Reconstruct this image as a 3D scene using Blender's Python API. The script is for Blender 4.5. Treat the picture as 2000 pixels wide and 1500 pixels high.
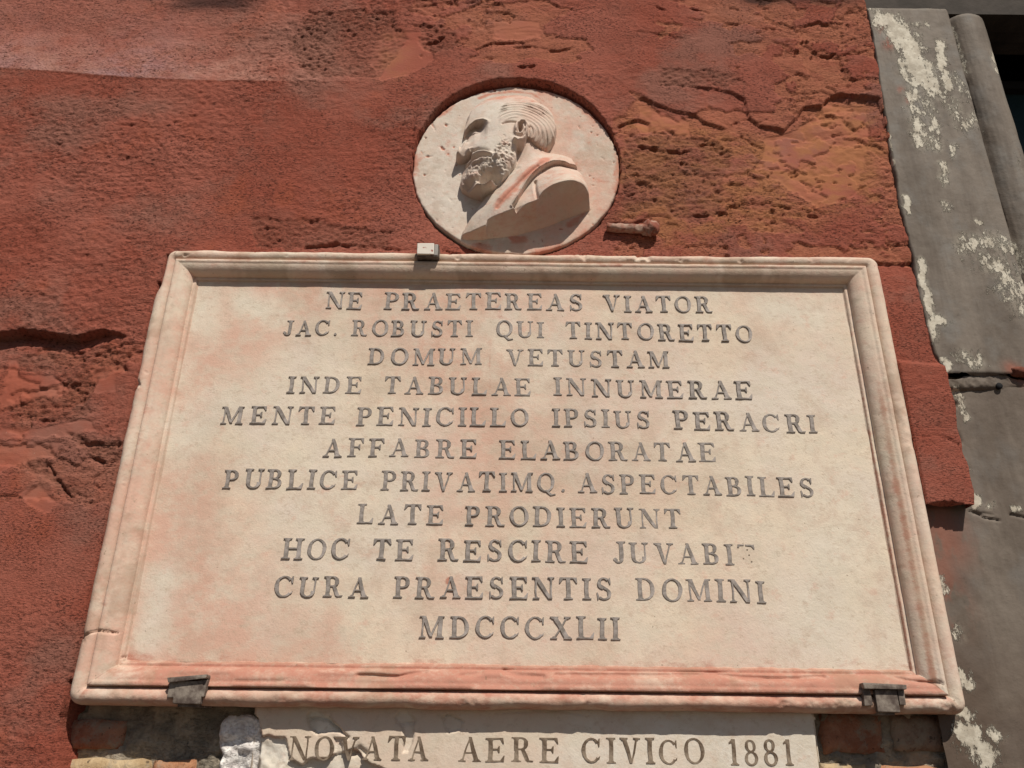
import bpy, math, random
import numpy as np
from mathutils import Vector, Matrix
from mathutils.geometry import delaunay_2d_cdt

# ------------------------------------------------------------------ camera, sky, sun, exposure
scene = bpy.context.scene
COL = scene.collection
for o in list(bpy.data.objects):
    bpy.data.objects.remove(o)
R = math.radians
DIST, FPX = 1.24, 1556.0                       # metres from the wall, focal length for a 2000 px wide picture
YAW, PITCH, ROLL = -0.00294, 0.40853, 0.01195
_cy, _sy, _cp, _sp = math.cos(YAW), math.sin(YAW), math.cos(PITCH), math.sin(PITCH)
_f = Vector((_sy * _cp, _cy * _cp, _sp)); _r = Vector((_cy, -_sy, 0)); _u = _r.cross(_f)
_c, _s = math.cos(ROLL), math.sin(ROLL)
_r, _u = _c * _r + _s * _u, -_s * _r + _c * _u
cam_d = bpy.data.cameras.new('camera'); cam = bpy.data.objects.new('camera', cam_d); COL.objects.link(cam)
cam_d.sensor_width = 36.0; cam_d.lens = FPX * 36.0 / 2000.0
cam_d.clip_start = 0.02; cam_d.clip_end = 500
m = Matrix.Identity(4)
for i in range(3):
    m[i][0], m[i][1], m[i][2] = _r[i], _u[i], -_f[i]
m[1][3] = -DIST
cam.matrix_world = m
scene.camera = cam

SUN_EL, SUN_AZ = R(50), R(21.6)                # azimuth to the right of the wall's normal
world = bpy.data.worlds.new('World'); scene.world = world; world.use_nodes = True
wn = world.node_tree; wn.nodes.clear()
sky = wn.nodes.new('ShaderNodeTexSky'); sky.sky_type = 'NISHITA'; sky.sun_disc = False
sky.sun_elevation = SUN_EL; sky.sun_rotation = math.pi - SUN_AZ
bgn = wn.nodes.new('ShaderNodeBackground'); bgn.inputs['Strength'].default_value = 0.047
wout = wn.nodes.new('ShaderNodeOutputWorld')
wn.links.new(sky.outputs[0], bgn.inputs[0]); wn.links.new(bgn.outputs[0], wout.inputs[0])
sd = bpy.data.lights.new('sun', 'SUN'); sd.energy = 4.3; sd.angle = R(0.53); sd.color = (1.0, 0.93, 0.82)
sun = bpy.data.objects.new('sun', sd); COL.objects.link(sun)
sdir = Vector((math.cos(SUN_EL) * math.sin(SUN_AZ), -math.cos(SUN_EL) * math.cos(SUN_AZ), math.sin(SUN_EL)))
sun.rotation_euler = sdir.to_track_quat('Z', 'Y').to_euler(); sun.location = sdir * 8
scene.view_settings.view_transform = 'Standard'; scene.view_settings.look = 'None'
scene.view_settings.exposure = 0.0; scene.view_settings.gamma = 1.0
scene.view_settings.use_curve_mapping = False

# ------------------------------------------------------------------ helpers
_F = np.array(_f); _Rv = np.array(_r); _U = np.array(_u)


def P(px, py, h=0.0):
    """where a line of sight meets the plane h metres in front of the plaster: world x, z"""
    d = _F + _Rv * ((px - 1000) / FPX) - _U * ((py - 750) / FPX)
    t = (DIST - h) / d[1]
    return float(d[0] * t), float(d[2] * t)


def PP(pts, h=0.0):
    return np.array([P(p[0], p[1], p[2] if len(p) > 2 else h) for p in pts])


def hsh(ix, iz, seed):
    n = (ix * 374761393 + iz * 668265263 + seed * 1442695041) & 0xFFFFFFFF
    n = ((n ^ (n >> 13)) * 1274126177) & 0xFFFFFFFF
    return ((n ^ (n >> 16)) & 0xFFFFFF) / float(0xFFFFFF)


def vn(x, z, seed=0):
    x, z = np.broadcast_arrays(np.asarray(x, float), np.asarray(z, float))
    fx, fz = np.floor(x), np.floor(z); ix, iz = fx.astype(np.int64), fz.astype(np.int64)
    tx, tz = x - fx, z - fz
    tx = tx * tx * (3 - 2 * tx); tz = tz * tz * (3 - 2 * tz)
    a, b = hsh(ix, iz, seed), hsh(ix + 1, iz, seed)
    c, d = hsh(ix, iz + 1, seed), hsh(ix + 1, iz + 1, seed)
    return (a * (1 - tx) + b * tx) * (1 - tz) + (c * (1 - tx) + d * tx) * tz - 0.5


def fbm(x, z, seed=0, oct=4, gain=0.5):
    r, a = 0, 1.0
    for k in range(oct):
        r = r + a * vn(x * 2 ** k + 13.7 * k, z * 2 ** k - 7.1 * k, seed + k)
        a *= gain
    return r


def ss(a, b, x):
    t = np.clip((x - a) / (b - a), 0, 1)
    return t * t * (3 - 2 * t)


def dline(X, Z, pts):
    """distance to a polyline and the fraction along it"""
    best = np.full(X.shape, 1e9); frac = np.zeros(X.shape); n = len(pts) - 1
    for i in range(n):
        ax, az = pts[i]; bx, bz = pts[i + 1]; dx, dz = bx - ax, bz - az
        t = np.clip(((X - ax) * dx + (Z - az) * dz) / (dx * dx + dz * dz + 1e-12), 0, 1)
        d = np.hypot(X - ax - t * dx, Z - az - t * dz)
        q = d < best
        best = np.where(q, d, best); frac = np.where(q, (i + t) / n, frac)
    return best, frac


def inpoly(X, Z, pts):
    ins = np.zeros(X.shape, bool); n = len(pts); j = n - 1
    for i in range(n):
        xi, zi = pts[i]; xj, zj = pts[j]
        ins ^= ((zi > Z) != (zj > Z)) & (X < (xj - xi) * (Z - zi) / (zj - zi + 1e-15) + xi)
        j = i
    return ins


def sdpoly(X, Z, pts):
    """positive inside"""
    d, _ = dline(X, Z, list(pts) + [pts[0]])
    return np.where(inpoly(X, Z, pts), d, -d)


def sub(X, Z, pts, pad):
    """index box of grid X, Z (2D tensor grid) around the points"""
    pts = np.asarray(pts); xs, zs = X[0], Z[:, 0]
    i0, i1 = np.searchsorted(xs, [pts[:, 0].min() - pad, pts[:, 0].max() + pad])
    j0, j1 = np.searchsorted(zs, [pts[:, 1].min() - pad, pts[:, 1].max() + pad])
    return np.s_[max(j0, 0):j1, max(i0, 0):i1]


def crack(H, X, Z, px, depth, width, jag=0.002, h=0.0, seed=5):
    pts = PP(px, h); s = sub(X, Z, pts, 0.03)
    if H[s].size == 0: return
    x, z = X[s], Z[s]
    jx = fbm(x * 90, z * 90, seed, 3) * jag * 2
    jz = fbm(x * 90, z * 90, seed + 9, 3) * jag * 2
    d, f = dline(x + jx, z + jz, pts)
    w = width * 0.62 * (0.35 + 0.65 * np.sqrt(np.clip(4 * f * (1 - f), 0, 1)))
    brk = 0.25 + 0.75 * ss(-0.22, 0.06, fbm(x * 38, z * 38, seed + 21, 3))
    H[s] -= depth * brk * np.exp(-(d / w) ** 2)
    if np.all(np.diff(pts[:, 0]) > 0):
        zl = np.interp(x + jx, pts[:, 0], pts[:, 1]) - z - jz
        inside = ss(pts[0, 0], pts[0, 0] + 0.01, x) * ss(pts[-1, 0], pts[-1, 0] - 0.01, x)
        H[s] -= 0.42 * depth * brk * inside * ss(-0.0008, 0.0008, zl) * np.exp(-np.clip(zl, 0, 1) / 0.013)


def ledge(H, X, Z, px, depth, decay, edge=0.0018, jag=0.003, h=0.0, taper=(0.02, 0.02), seed=3):
    """surface below the line is set back by depth, recovering over decay; depth may be a list along the line"""
    pts = PP(px, h); s = sub(X, Z, np.vstack([pts, pts + [0, -4 * decay]]), 0.01)
    if H[s].size == 0: return
    x, z = X[s], Z[s]
    o = np.argsort(pts[:, 0]); lx, lz = pts[o, 0], pts[o, 1]
    ld = np.full(len(lx), depth) if np.isscalar(depth) else np.array(depth)[o]
    zl = np.interp(x, lx, lz) + fbm(x * 45, x * 0 + z * 12, seed, 4, 0.6) * jag * 2
    dd = np.interp(x, lx, ld)
    d = zl - z
    a = ss(lx[0] - 1e-4, lx[0] + taper[0], x) * ss(lx[-1] + 1e-4, lx[-1] - taper[1], x)
    H[s] -= a * dd * ss(-edge, edge, d) * np.exp(-np.clip(d, 0, 9) / decay)


def link(o, parent=None):
    COL.objects.link(o)
    if parent is not None: o.parent = parent
    return o


def tag(o, label=None, cat=None, group=None, kind=None):
    if label: o['label'] = label
    if cat: o['category'] = cat
    if group: o['group'] = group
    if kind: o['kind'] = kind
    return o


def empty(name, loc=(0, 0, 0)):
    o = bpy.data.objects.new(name, None); o.location = loc; o.empty_display_size = 0.05
    COL.objects.link(o)
    return o


def mesh_obj(name, verts, faces, mat=None, parent=None, smooth=False):
    me = bpy.data.meshes.new(name); me.from_pydata([tuple(v) for v in verts], [], [tuple(f) for f in faces])
    if smooth: me.polygons.foreach_set('use_smooth', [True] * len(me.polygons))
    if mat: me.materials.append(mat)
    me.update()
    o = bpy.data.objects.new(name, me); link(o)
    if parent is not None:
        o.parent = parent; o.matrix_parent_inverse = Matrix.Translation(parent.location).inverted()
    return o


def np_mesh(name, V, Q, mat, parent=None, attrs=None, smooth=True):
    """V (n,3), Q (m,4) -> one mesh object, unused vertices dropped, float point attributes"""
    used = np.zeros(len(V), bool); used[Q.ravel()] = True
    idx = np.cumsum(used) - 1; V = V[used]; Q = idx[Q]
    me = bpy.data.meshes.new(name)
    me.vertices.add(len(V)); me.vertices.foreach_set('co', V.astype(np.float32).ravel())
    me.loops.add(Q.size); me.loops.foreach_set('vertex_index', Q.astype(np.int32).ravel())
    me.polygons.add(len(Q)); me.polygons.foreach_set('loop_start', np.arange(0, Q.size, 4, dtype=np.int32))
    me.polygons.foreach_set('loop_total', np.full(len(Q), 4, np.int32))
    me.polygons.foreach_set('use_smooth', np.full(len(Q), smooth))
    for k, a in (attrs or {}).items():
        at = me.attributes.new(k, 'FLOAT', 'POINT')
        at.data.foreach_set('value', np.asarray(a, np.float32).ravel()[used])
    me.materials.append(mat); me.update(calc_edges=True); me.validate()
    o = bpy.data.objects.new(name, me); link(o)
    if parent is not None:
        o.parent = parent; o.matrix_parent_inverse = Matrix.Translation(parent.location).inverted()
    return o


def height_obj(name, xs, zs, H, keep, mat, parent=None, attrs=None, XZ=None):
    nz, nx = H.shape; X, Z = XZ if XZ is not None else np.meshgrid(xs, zs)
    V = np.stack([X, -H, Z], -1).reshape(-1, 3)
    I = np.arange(nx * nz).reshape(nz, nx)
    Q = np.stack([I[:-1, :-1], I[:-1, 1:], I[1:, 1:], I[1:, :-1]], -1)
    if keep is not None: Q = Q[keep[:-1, :-1] & keep[1:, 1:] & keep[:-1, 1:] & keep[1:, :-1]]
    return np_mesh(name, V, Q.reshape(-1, 4), mat, parent, attrs)


# ------------------------------------------------------------------ materials
class MT:
    def __init__(self, name, rough=0.85, spec=0.3):
        self.m = bpy.data.materials.new(name); self.m.use_nodes = True
        self.t = self.m.node_tree; self.n = self.t.nodes; self.n.clear()
        self.out = self.n.new('ShaderNodeOutputMaterial'); self.b = self.n.new('ShaderNodeBsdfPrincipled')
        self.t.links.new(self.b.outputs[0], self.out.inputs[0])
        self.b.inputs['Roughness'].default_value = rough
        self.b.inputs['Specular IOR Level'].default_value = spec
        self.co = self.n.new('ShaderNodeTexCoord').outputs['Object']

    def val(self, v):
        if isinstance(v, (int, float)):
            n = self.n.new('ShaderNodeValue'); n.outputs[0].default_value = v; return n.outputs[0]
        return v

    def noise(self, scale, detail=4, rough=0.55, stretch=(1, 1, 1), off=(0, 0, 0), dist=0.0):
        mp = self.n.new('ShaderNodeMapping'); mp.inputs['Scale'].default_value = stretch
        mp.inputs['Location'].default_value = off
        self.t.links.new(self.co, mp.inputs[0])
        n = self.n.new('ShaderNodeTexNoise'); n.inputs['Scale'].default_value = scale
        n.inputs['Detail'].default_value = detail; n.inputs['Roughness'].default_value = rough
        n.inputs['Distortion'].default_value = dist
        self.t.links.new(mp.outputs[0], n.inputs['Vector'])
        return n.outputs[0]

    def ramp(self, v, a, b, lo=0.0, hi=1.0):
        n = self.n.new('ShaderNodeMapRange'); n.interpolation_type = 'SMOOTHSTEP'
        n.inputs[1].default_value = a; n.inputs[2].default_value = b
        n.inputs[3].default_value = lo; n.inputs[4].default_value = hi
        self.t.links.new(v, n.inputs[0]); return n.outputs[0]

    def attr(self, name):
        n = self.n.new('ShaderNodeAttribute'); n.attribute_name = name; return n.outputs['Fac']

    def math(self, op, a, b=0.0):
        n = self.n.new('ShaderNodeMath'); n.operation = op
        for i, v in enumerate((a, b)):
            if isinstance(v, (int, float)): n.inputs[i].default_value = v
            else: self.t.links.new(v, n.inputs[i])
        return n.outputs[0]

    def mix(self, f, a, b, mode='MIX'):
        n = self.n.new('ShaderNodeMix'); n.data_type = 'RGBA'; n.blend_type = mode
        if isinstance(f, (int, float)): n.inputs[0].default_value = f
        else: self.t.links.new(f, n.inputs[0])
        for i, v in ((6, a), (7, b)):
            if isinstance(v, (tuple, list)): n.inputs[i].default_value = (*v[:3], 1)
            else: self.t.links.new(v, n.inputs[i])
        return n.outputs[2]

    def color(self, c): self.t.links.new(c, self.b.inputs['Base Color']) if not isinstance(c, tuple) else setattr(self.b.inputs['Base Color'], 'default_value', (*c, 1))

    def bump(self, v, dist, strength=1.0, prev=None):
        n = self.n.new('ShaderNodeBump'); n.inputs['Distance'].default_value = dist
        n.inputs['Strength'].default_value = strength
        self.t.links.new(v, n.inputs['Height'])
        if prev is not None: self.t.links.new(prev, n.inputs['Normal'])
        self.t.links.new(n.outputs[0], self.b.inputs['Normal'])
        return n.outputs[0]


def mat_wall():
    t = MT('red_plaster', 0.92, 0.15)
    big = t.noise(2.6, 5, 0.6); mid = t.noise(11, 5, 0.6, (1, 1, 1.6), (3, 1, 2))
    fine = t.noise(190, 5, 0.7, (1, 1, 2.0)); pits = t.noise(190, 4, 0.65, (1, 1, 2.2), (3, 2, 1), 0.4)
    c = t.mix(t.ramp(big, 0.38, 0.62), (0.290, 0.078, 0.050), (0.340, 0.112, 0.078))
    c = t.mix(t.ramp(mid, 0.48, 0.68, 0, 0.55), c, (0.265, 0.092, 0.064))
    c = t.mix(t.ramp(t.noise(4.2, 5, 0.65, (1, 1, 1.3), (6, 4, 7)), 0.50, 0.66, 0, 0.75), c, (0.275, 0.125, 0.094))
    c = t.mix(t.ramp(t.noise(6, 4, 0.6, (1, 1, 1), (9, 4, 1)), 0.55, 0.7, 0, 0.55), c, (0.350, 0.092, 0.048))
    c = t.mix(t.math('MULTIPLY', t.attr('layer'), t.ramp(t.noise(20, 5, 0.6, (1, 1, 1.4), (4, 2, 2)), 0.3, 0.6, 0.45, 1)), c, (0.370, 0.135, 0.078))
    c = t.mix(t.math('MULTIPLY', t.attr('ochre'), t.ramp(t.noise(16, 5, 0.6, (1, 1, 1.7), (1, 2, 8)), 0.38, 0.62, 0.05, 0.85)), c, (0.350, 0.145, 0.065))
    pale = t.math('MULTIPLY', t.attr('pale'), t.ramp(t.noise(20, 6, 0.7, (1, 1, 1), (5, 5, 5)), 0.3, 0.65, 0.25, 1))
    c = t.mix(pale, c, (0.44, 0.215, 0.165))
    lil = t.math('MULTIPLY', t.attr('lilac'), t.ramp(t.noise(26, 6, 0.7, (1, 1, 1), (2, 7, 5)), 0.35, 0.65, 0.1, 0.8))
    c = t.mix(lil, c, (0.36, 0.22, 0.235))
    c = t.mix(t.math('MULTIPLY', t.attr('rough'), t.ramp(fine, 0.35, 0.6, 0.6, 0.2)), c, (0.17, 0.075, 0.050))
    pm = t.math('MULTIPLY', t.ramp(t.noise(7, 5, 0.65, (1, 1, 1.2), (8, 8, 3)), 0.36, 0.60, 0.22, 0.95), t.ramp(t.attr('smooth'), 0, 1, 1, 0.1))
    c = t.mix(t.math('MULTIPLY', t.ramp(pits, 0.45, 0.36), pm), c, (0.110, 0.038, 0.028))
    c = t.mix(t.ramp(fine, 0.55, 0.72, 0, 0.25), c, (0.38, 0.165, 0.125))
    gr = t.ramp(t.noise(230, 2, 0.5, (1, 1, 1), (7, 7, 7)), 0.755, 0.785)
    c = t.mix(t.math('MULTIPLY', gr, 0.5), c, (0.50, 0.36, 0.28))
    c = t.mix(t.attr('grime_shade'), c, (0.035, 0.018, 0.016))
    mo = t.mix(t.ramp(t.noise(30, 5), 0.4, 0.62), (0.22, 0.19, 0.15), (0.38, 0.32, 0.245))
    mo = t.mix(t.ramp(t.noise(75, 4, 0.6, (1, 1, 1), (4, 4, 4)), 0.6, 0.72, 0, 0.6), mo, (0.06, 0.05, 0.04))
    c = t.mix(t.ramp(t.attr('mortar'), 0.4, 0.6), c, mo)
    li = t.mix(t.ramp(t.noise(50, 5), 0.4, 0.62), (0.66, 0.62, 0.60), (0.85, 0.82, 0.79))
    c = t.mix(t.ramp(t.math('ADD', t.attr('lime'), t.math('MULTIPLY', t.math('SUBTRACT', t.noise(60, 5), 0.5), 0.9)), 0.42, 0.55), c, li)
    t.color(c)
    n1 = t.bump(t.math('MULTIPLY', t.ramp(pits, 0.28, 0.52), pm), 0.0018, 0.9)
    t.bump(t.math('MULTIPLY', fine, t.ramp(t.math('ADD', t.attr('smooth'), t.attr('lime')), 0, 1, 1, 0.25)), 0.0036, 0.8, n1)
    return t.m


def mat_marble(name, base=(0.735, 0.625, 0.492), red=(0.45, 0.195, 0.140), pink=(0.640, 0.410, 0.318), spots=0.55, bloomc=(0.70, 0.63, 0.53)):
    t = MT(name, 0.80, 0.20)
    c = t.mix(t.ramp(t.noise(5, 5, 0.6), 0.35, 0.65), base, tuple(x * k for x, k in zip(base, (0.93, 0.95, 1.03))))
    pk = t.math('MULTIPLY', t.attr('pink'), t.ramp(t.noise(7, 7, 0.72, (1, 1, 0.8), (2, 3, 4)), 0.36, 0.56, 0.12, 1.0))
    c = t.mix(pk, c, pink)
    gy = t.math('MULTIPLY', t.attr('bloom'), t.ramp(t.noise(9, 6, 0.7, (1, 1, 1), (8, 3, 4)), 0.35, 0.6, 0.3, 1))
    c = t.mix(gy, c, bloomc)
    c = t.mix(t.ramp(t.noise(24, 6, 0.7, (1, 1, 1.5), (5, 5, 1)), 0.42, 0.66, 0, 0.55), c, tuple(x * k for x, k in zip(base, (0.86, 0.90, 0.92))))
    c = t.mix(t.ramp(t.noise(38, 5, 0.7, (1, 1, 1.4), (1, 8, 1)), 0.55, 0.72, 0, 0.5), c, tuple(x * k for x, k in zip(pink, (1.0, 0.95, 0.95))))
    rd = t.math('ADD', t.attr('red'), t.math('MULTIPLY', t.math('SUBTRACT', t.noise(32, 7, 0.75, (0.7, 1, 1.3)), 0.5), 1.8))
    c = t.mix(t.math('MULTIPLY', t.ramp(rd, 0.25, 0.8), t.ramp(t.attr('red'), 0.05, 0.3, 0, 0.9)), c, red)
    c = t.mix(t.ramp(t.noise(95, 6, 0.72, (1, 1, 1.4)), 0.52, 0.68, 0, 0.45), c, (0.46, 0.35, 0.26))
    c = t.mix(t.ramp(t.noise(13, 7, 0.75, (1, 1, 0.8), (7, 7, 1)), 0.50, 0.66, 0, 0.5), c, (0.56, 0.42, 0.33))
    sp = t.ramp(t.noise(150, 2, 0.5, (1, 1, 1), (6, 1, 0)), 0.72, 0.76, 0, spots)
    c = t.mix(sp, c, (0.22, 0.15, 0.10))
    c = t.mix(t.attr('grime_shade'), c, (0.30, 0.20, 0.13))
    t.color(c)
    n1 = t.bump(t.noise(330, 4, 0.65), 0.0007, 0.7)
    t.bump(t.noise(80, 6, 0.65, (1, 1, 1), (3, 0, 0)), 0.0012, 0.7, n1)
    return t.m


def mat_stone():
    t = MT('grey_stone', 0.75, 0.3)
    a = t.noise(6, 7, 0.70, (2.6, 1, 0.45)); b = t.noise(18, 5, 0.6, (1, 1, 0.7), (4, 4, 4))
    c = t.mix(t.ramp(a, 0.35, 0.65), (0.125, 0.100, 0.080), (0.190, 0.158, 0.130))
    c = t.mix(t.ramp(b, 0.45, 0.7, 0, 0.7), c, (0.185, 0.174, 0.160))
    c = t.mix(t.ramp(t.noise(9, 6, 0.7, (4.0, 1, 0.35), (2, 2, 6)), 0.52, 0.70, 0, 0.5), c, (0.10, 0.078, 0.062))
    c = t.mix(t.math('MULTIPLY', t.ramp(t.attr('white'), 0.1, 0.7, 0, 0.55), t.ramp(t.noise(28, 6, 0.75, (1, 1, 0.7), (7, 0, 2)), 0.42, 0.6)), c, (0.38, 0.34, 0.275))
    c = t.mix(t.math('MULTIPLY', t.attr('brown'), t.ramp(b, 0.3, 0.7, 0.5, 1)), c, (0.092, 0.060, 0.042))
    c = t.mix(t.math('MULTIPLY', t.attr('red'), t.ramp(t.noise(25, 5, 0.6, (1, 1, 0.5), (1, 0, 0)), 0.4, 0.55)), c, (0.24, 0.095, 0.065))
    w = t.math('ADD', t.attr('white'), t.math('MULTIPLY', t.math('SUBTRACT', t.noise(58, 9, 0.82, (1.2, 1, 0.65), (3, 9, 2)), 0.5), 3.8))
    wm = t.math('MULTIPLY', t.ramp(w, 0.52, 0.74, 0, 0.92), t.ramp(t.attr('white'), 0.05, 0.15))
    c = t.mix(wm, c, t.mix(t.ramp(t.noise(45, 6, 0.7), 0.4, 0.6), (0.46, 0.41, 0.33), (0.64, 0.59, 0.49)))
    c = t.mix(t.ramp(t.noise(120, 4, 0.6, (1, 1, 1), (0, 5, 0)), 0.62, 0.72, 0, 0.4), c, (0.08, 0.065, 0.055))
    c = t.mix(t.attr('grime_shade'), c, (0.03, 0.025, 0.022))
    t.color(c)
    n1 = t.bump(t.noise(200, 4, 0.6), 0.0007, 0.5)
    n2 = t.bump(t.noise(30, 5, 0.6), 0.003, 0.5, n1)
    t.bump(wm, 0.0022, 0.9, n2)
    return t.m


def mat_brick(name, c1, c2):
    t = MT(name, 0.93, 0.15)
    c = t.mix(t.ramp(t.noise(22, 6, 0.7), 0.35, 0.65), c1, c2)
    c = t.mix(t.ramp(t.noise(34, 6, 0.75, (1, 1, 1), (3, 3, 3)), 0.47, 0.62, 0, 0.8), c, (0.27, 0.23, 0.18))
    c = t.mix(t.ramp(t.noise(110, 3, 0.6, (1, 1, 1), (5, 3, 3)), 0.62, 0.70, 0, 0.7), c, (0.04, 0.03, 0.025))
    t.color(c); n1 = t.bump(t.noise(160, 4, 0.6), 0.0015, 0.7); t.bump(t.noise(40, 5, 0.65), 0.006, 0.8, n1)
    return t.m


def mat_simple(name, c1, c2, scale=40, rough=0.8, bump=0.0008, metal=0.0, spec=0.3, bs=120):
    t = MT(name, rough, spec)
    t.color(t.mix(t.ramp(t.noise(scale, 5, 0.65), 0.35, 0.65), c1, c2))
    t.b.inputs['Metallic'].default_value = metal
    if bump: t.bump(t.noise(bs, 5, 0.6, (1, 1, 1), (2, 2, 2)), bump, 0.8)
    return t.m


M_WALL = mat_wall()
M_MARB = mat_marble('cream_marble')
M_TONDO = mat_marble('tondo_marble', (0.64, 0.560, 0.465), (0.52, 0.215, 0.15), (0.60, 0.375, 0.295), 0.3, (0.66, 0.61, 0.54))
M_STONE = mat_stone()
M_LEAD = mat_simple('lead', (0.20, 0.172, 0.153), (0.37, 0.325, 0.30), 70, 0.65, 0.0006, 0.0, 0.35, 190)
M_INK = mat_simple('brown_letter', (0.11, 0.075, 0.05), (0.28, 0.22, 0.165), 60, 0.8, 0.0014, 0.0, 0.3, 170)
M_IRON = mat_simple('rusty_iron', (0.085, 0.062, 0.052), (0.26, 0.22, 0.185), 50, 0.75, 0.0012)
M_BRICK = mat_brick('old_brick', (0.24, 0.10, 0.06), (0.36, 0.18, 0.115))
M_YBRICK = mat_brick('yellow_brick', (0.36, 0.25, 0.14), (0.52, 0.40, 0.25))
M_OBRICK = mat_brick('orange_brick', (0.34, 0.15, 0.08), (0.44, 0.24, 0.14))
M_GBRICK = mat_brick('weathered_brick', (0.19, 0.125, 0.09), (0.32, 0.24, 0.185))
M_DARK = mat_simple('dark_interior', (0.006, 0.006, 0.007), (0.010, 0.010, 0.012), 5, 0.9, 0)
M_GLASS = mat_simple('dark_glass', (0.012, 0.028, 0.034), (0.018, 0.036, 0.042), 5, 0.5, 0, spec=0.1)
M_PAVE = mat_simple('paving_stone', (0.085, 0.062, 0.045), (0.13, 0.10, 0.075), 3, 0.85, 0.003, bs=20)
M_STUB = mat_simple('stained_stub', (0.25, 0.080, 0.052), (0.40, 0.27, 0.21), 45, 0.85, 0.003, bs=90)

# ------------------------------------------------------------------ key measures (all metres)
CX, CZ, PW, PH = 0.0087, 0.4080, 1.2920, 0.7650     # the big plaque
PX0, PX1, PZ0, PZ1 = CX - PW / 2, CX + PW / 2, CZ - PH / 2, CZ + PH / 2
H_FACE, H_PANEL = 0.018, -0.006
mx, mz = P(1008, 325, -0.008); MR = 0.2000           # medallion
H_DISC = -0.008

# ------------------------------------------------------------------ ground
gx = [-12, 12, 12, -12]; g = mesh_obj('pavement', [(-12, -14, -1.65), (12, -14, -1.65), (12, 0.03, -1.65), (-12, 0.03, -1.65)], [(0, 1, 2, 3)], M_PAVE)
tag(g, kind='structure')

# ------------------------------------------------------------------ house wall: plaster relief
def axis(a, b, step, lo, hi, n):
    return np.concatenate([np.linspace(lo, a, n, endpoint=False), np.arange(a, b, step), np.linspace(b, hi, n)])


STEP = 0.0024
EDGE = [(1678, -60), (1690, 0), (1702, 60), (1716, 140), (1727, 200), (1734, 250), (1746, 330), (1757, 390), (1771, 450), (1783, 500), (1797, 580), (1812, 640), (1826, 690), (1848, 735), (1860, 800), (1872, 860), (1885, 930), (1900, 990)]
edge = PP(EDGE)
xs = axis(-1.42, 1.0, STEP, -3.2, 1.02, 24)
xs = xs[xs < 1.05]
xs = np.concatenate([np.linspace(-3.2, -1.43, 24), np.arange(-1.42, 0.84, STEP)])
zs = np.concatenate([np.linspace(-1.68, -0.13, 16), np.arange(-0.12, 1.52, STEP), np.linspace(1.53, 3.6, 16)])
X, Z = np.meshgrid(xs, zs)
ez = edge[::-1, 1]; ex = edge[::-1, 0]                         # x of the plaster's right edge for each z
XE = np.interp(Z, ez, ex, left=PX1 - 0.02, right=ex[-1]) + fbm(Z * 28, Z * 0, 31, 3, 0.5) * 0.006
LB = P(1880, 995)[1]                                           # foot of the plaster to the right of the plaque

# roughness of the stipple
rough = 0.75 + 0.9 * fbm(X * 4, Z * 4, 2, 4)
ROUGHPOLY = [
    [(20, 690), (60, 683), (120, 684), (200, 665), (250, 690), (240, 720), (190, 735), (178, 760), (172, 790), (182, 812), (130, 820), (60, 822), (25, 815), (15, 795), (40, 780), (95, 772), (130, 768), (120, 745), (95, 722), (30, 720)],
    [(128, 838), (160, 850), (200, 868), (232, 864), (228, 902), (190, 905), (160, 880), (135, 860)],
    [(45, 898), (90, 898), (112, 930), (150, 958), (165, 975), (125, 972), (100, 942), (70, 928), (48, 918)],
    [(1222, 262), (1300, 255), (1400, 268), (1430, 300), (1415, 350), (1400, 420), (1350, 440), (1290, 400), (1215, 420), (1212, 330)],
    [(600, 10), (760, 20), (800, 80), (740, 150), (600, 150), (560, 80)],
    [(820, 45), (880, 50), (900, 90), (850, 105), (815, 85)],
    [(1290, 130), (1440, 140), (1460, 165), (1380, 175), (1290, 165)],
    [(480, 420), (620, 430), (760, 450), (760, 485), (500, 485)],
]
RM = np.zeros_like(X)
for i, pp in enumerate(ROUGHPOLY):
    q = PP(pp); s = sub(X, Z, q, 0.02)
    x, z = X[s], Z[s]
    d = sdpoly(x + fbm(x * 60, z * 60, 11, 3) * 0.012, z + fbm(x * 60, z * 60, 17, 3) * 0.012, q)
    RM[s] = np.maximum(RM[s], ss(-0.002, 0.004, d))
SMOOTH = [
    [(0, 690), (20, 690), (30, 722), (95, 722), (128, 750), (125, 768), (90, 772), (30, 785), (0, 790)],
    [(175, 720), (230, 715), (225, 770), (185, 770)],
    [(60, 828), (180, 820), (190, 840), (120, 850), (0, 850), (0, 830)],
    [(-20, 850), (120, 860), (110, 895), (40, 900), (-20, 940)],
    [(80, 940), (120, 985), (80, 1000), (30, 960)],
    [(1560, 250), (1620, 195), (1700, 205), (1700, 260), (1680, 380), (1600, 400), (1480, 330), (1500, 262)],
    [(1245, 200), (1300, 215), (1350, 232), (1350, 262), (1250, 262)],
    [(745, 60), (830, 60), (850, 120), (800, 150), (740, 160), (720, 120)],
    [(960, 40), (1060, 40), (1060, 75), (960, 75)],
]
SM = np.zeros_like(X)
for pp in SMOOTH:
    q = PP(pp); s = sub(X, Z, q, 0.02); x, z = X[s], Z[s]
    d = sdpoly(x + fbm(x * 30, z * 30, 21, 3) * 0.012, z + fbm(x * 30, z * 30, 27, 3) * 0.012, q)
    SM[s] = np.maximum(SM[s], ss(-0.004, 0.006, d))
rough = np.clip(rough * 1.5 - 0.45, 0.12, 1.15) * (1 - 0.85 * SM) * (1 - 0.35 * ss(P(1180, 100)[0], P(1300, 100)[0], X)) + 0.4 * RM
H = 0.006 * fbm(X * 2.2, Z * 2.2, 1, 3) + 0.0026 * fbm(X * 11, Z * 16, 4, 3)
grain = fbm(X * 105, Z * 190, 6, 2, 0.8)
H += RM * 0.0030 * fbm(X * 110, Z * 200, 9, 2, 0.8)
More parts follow.
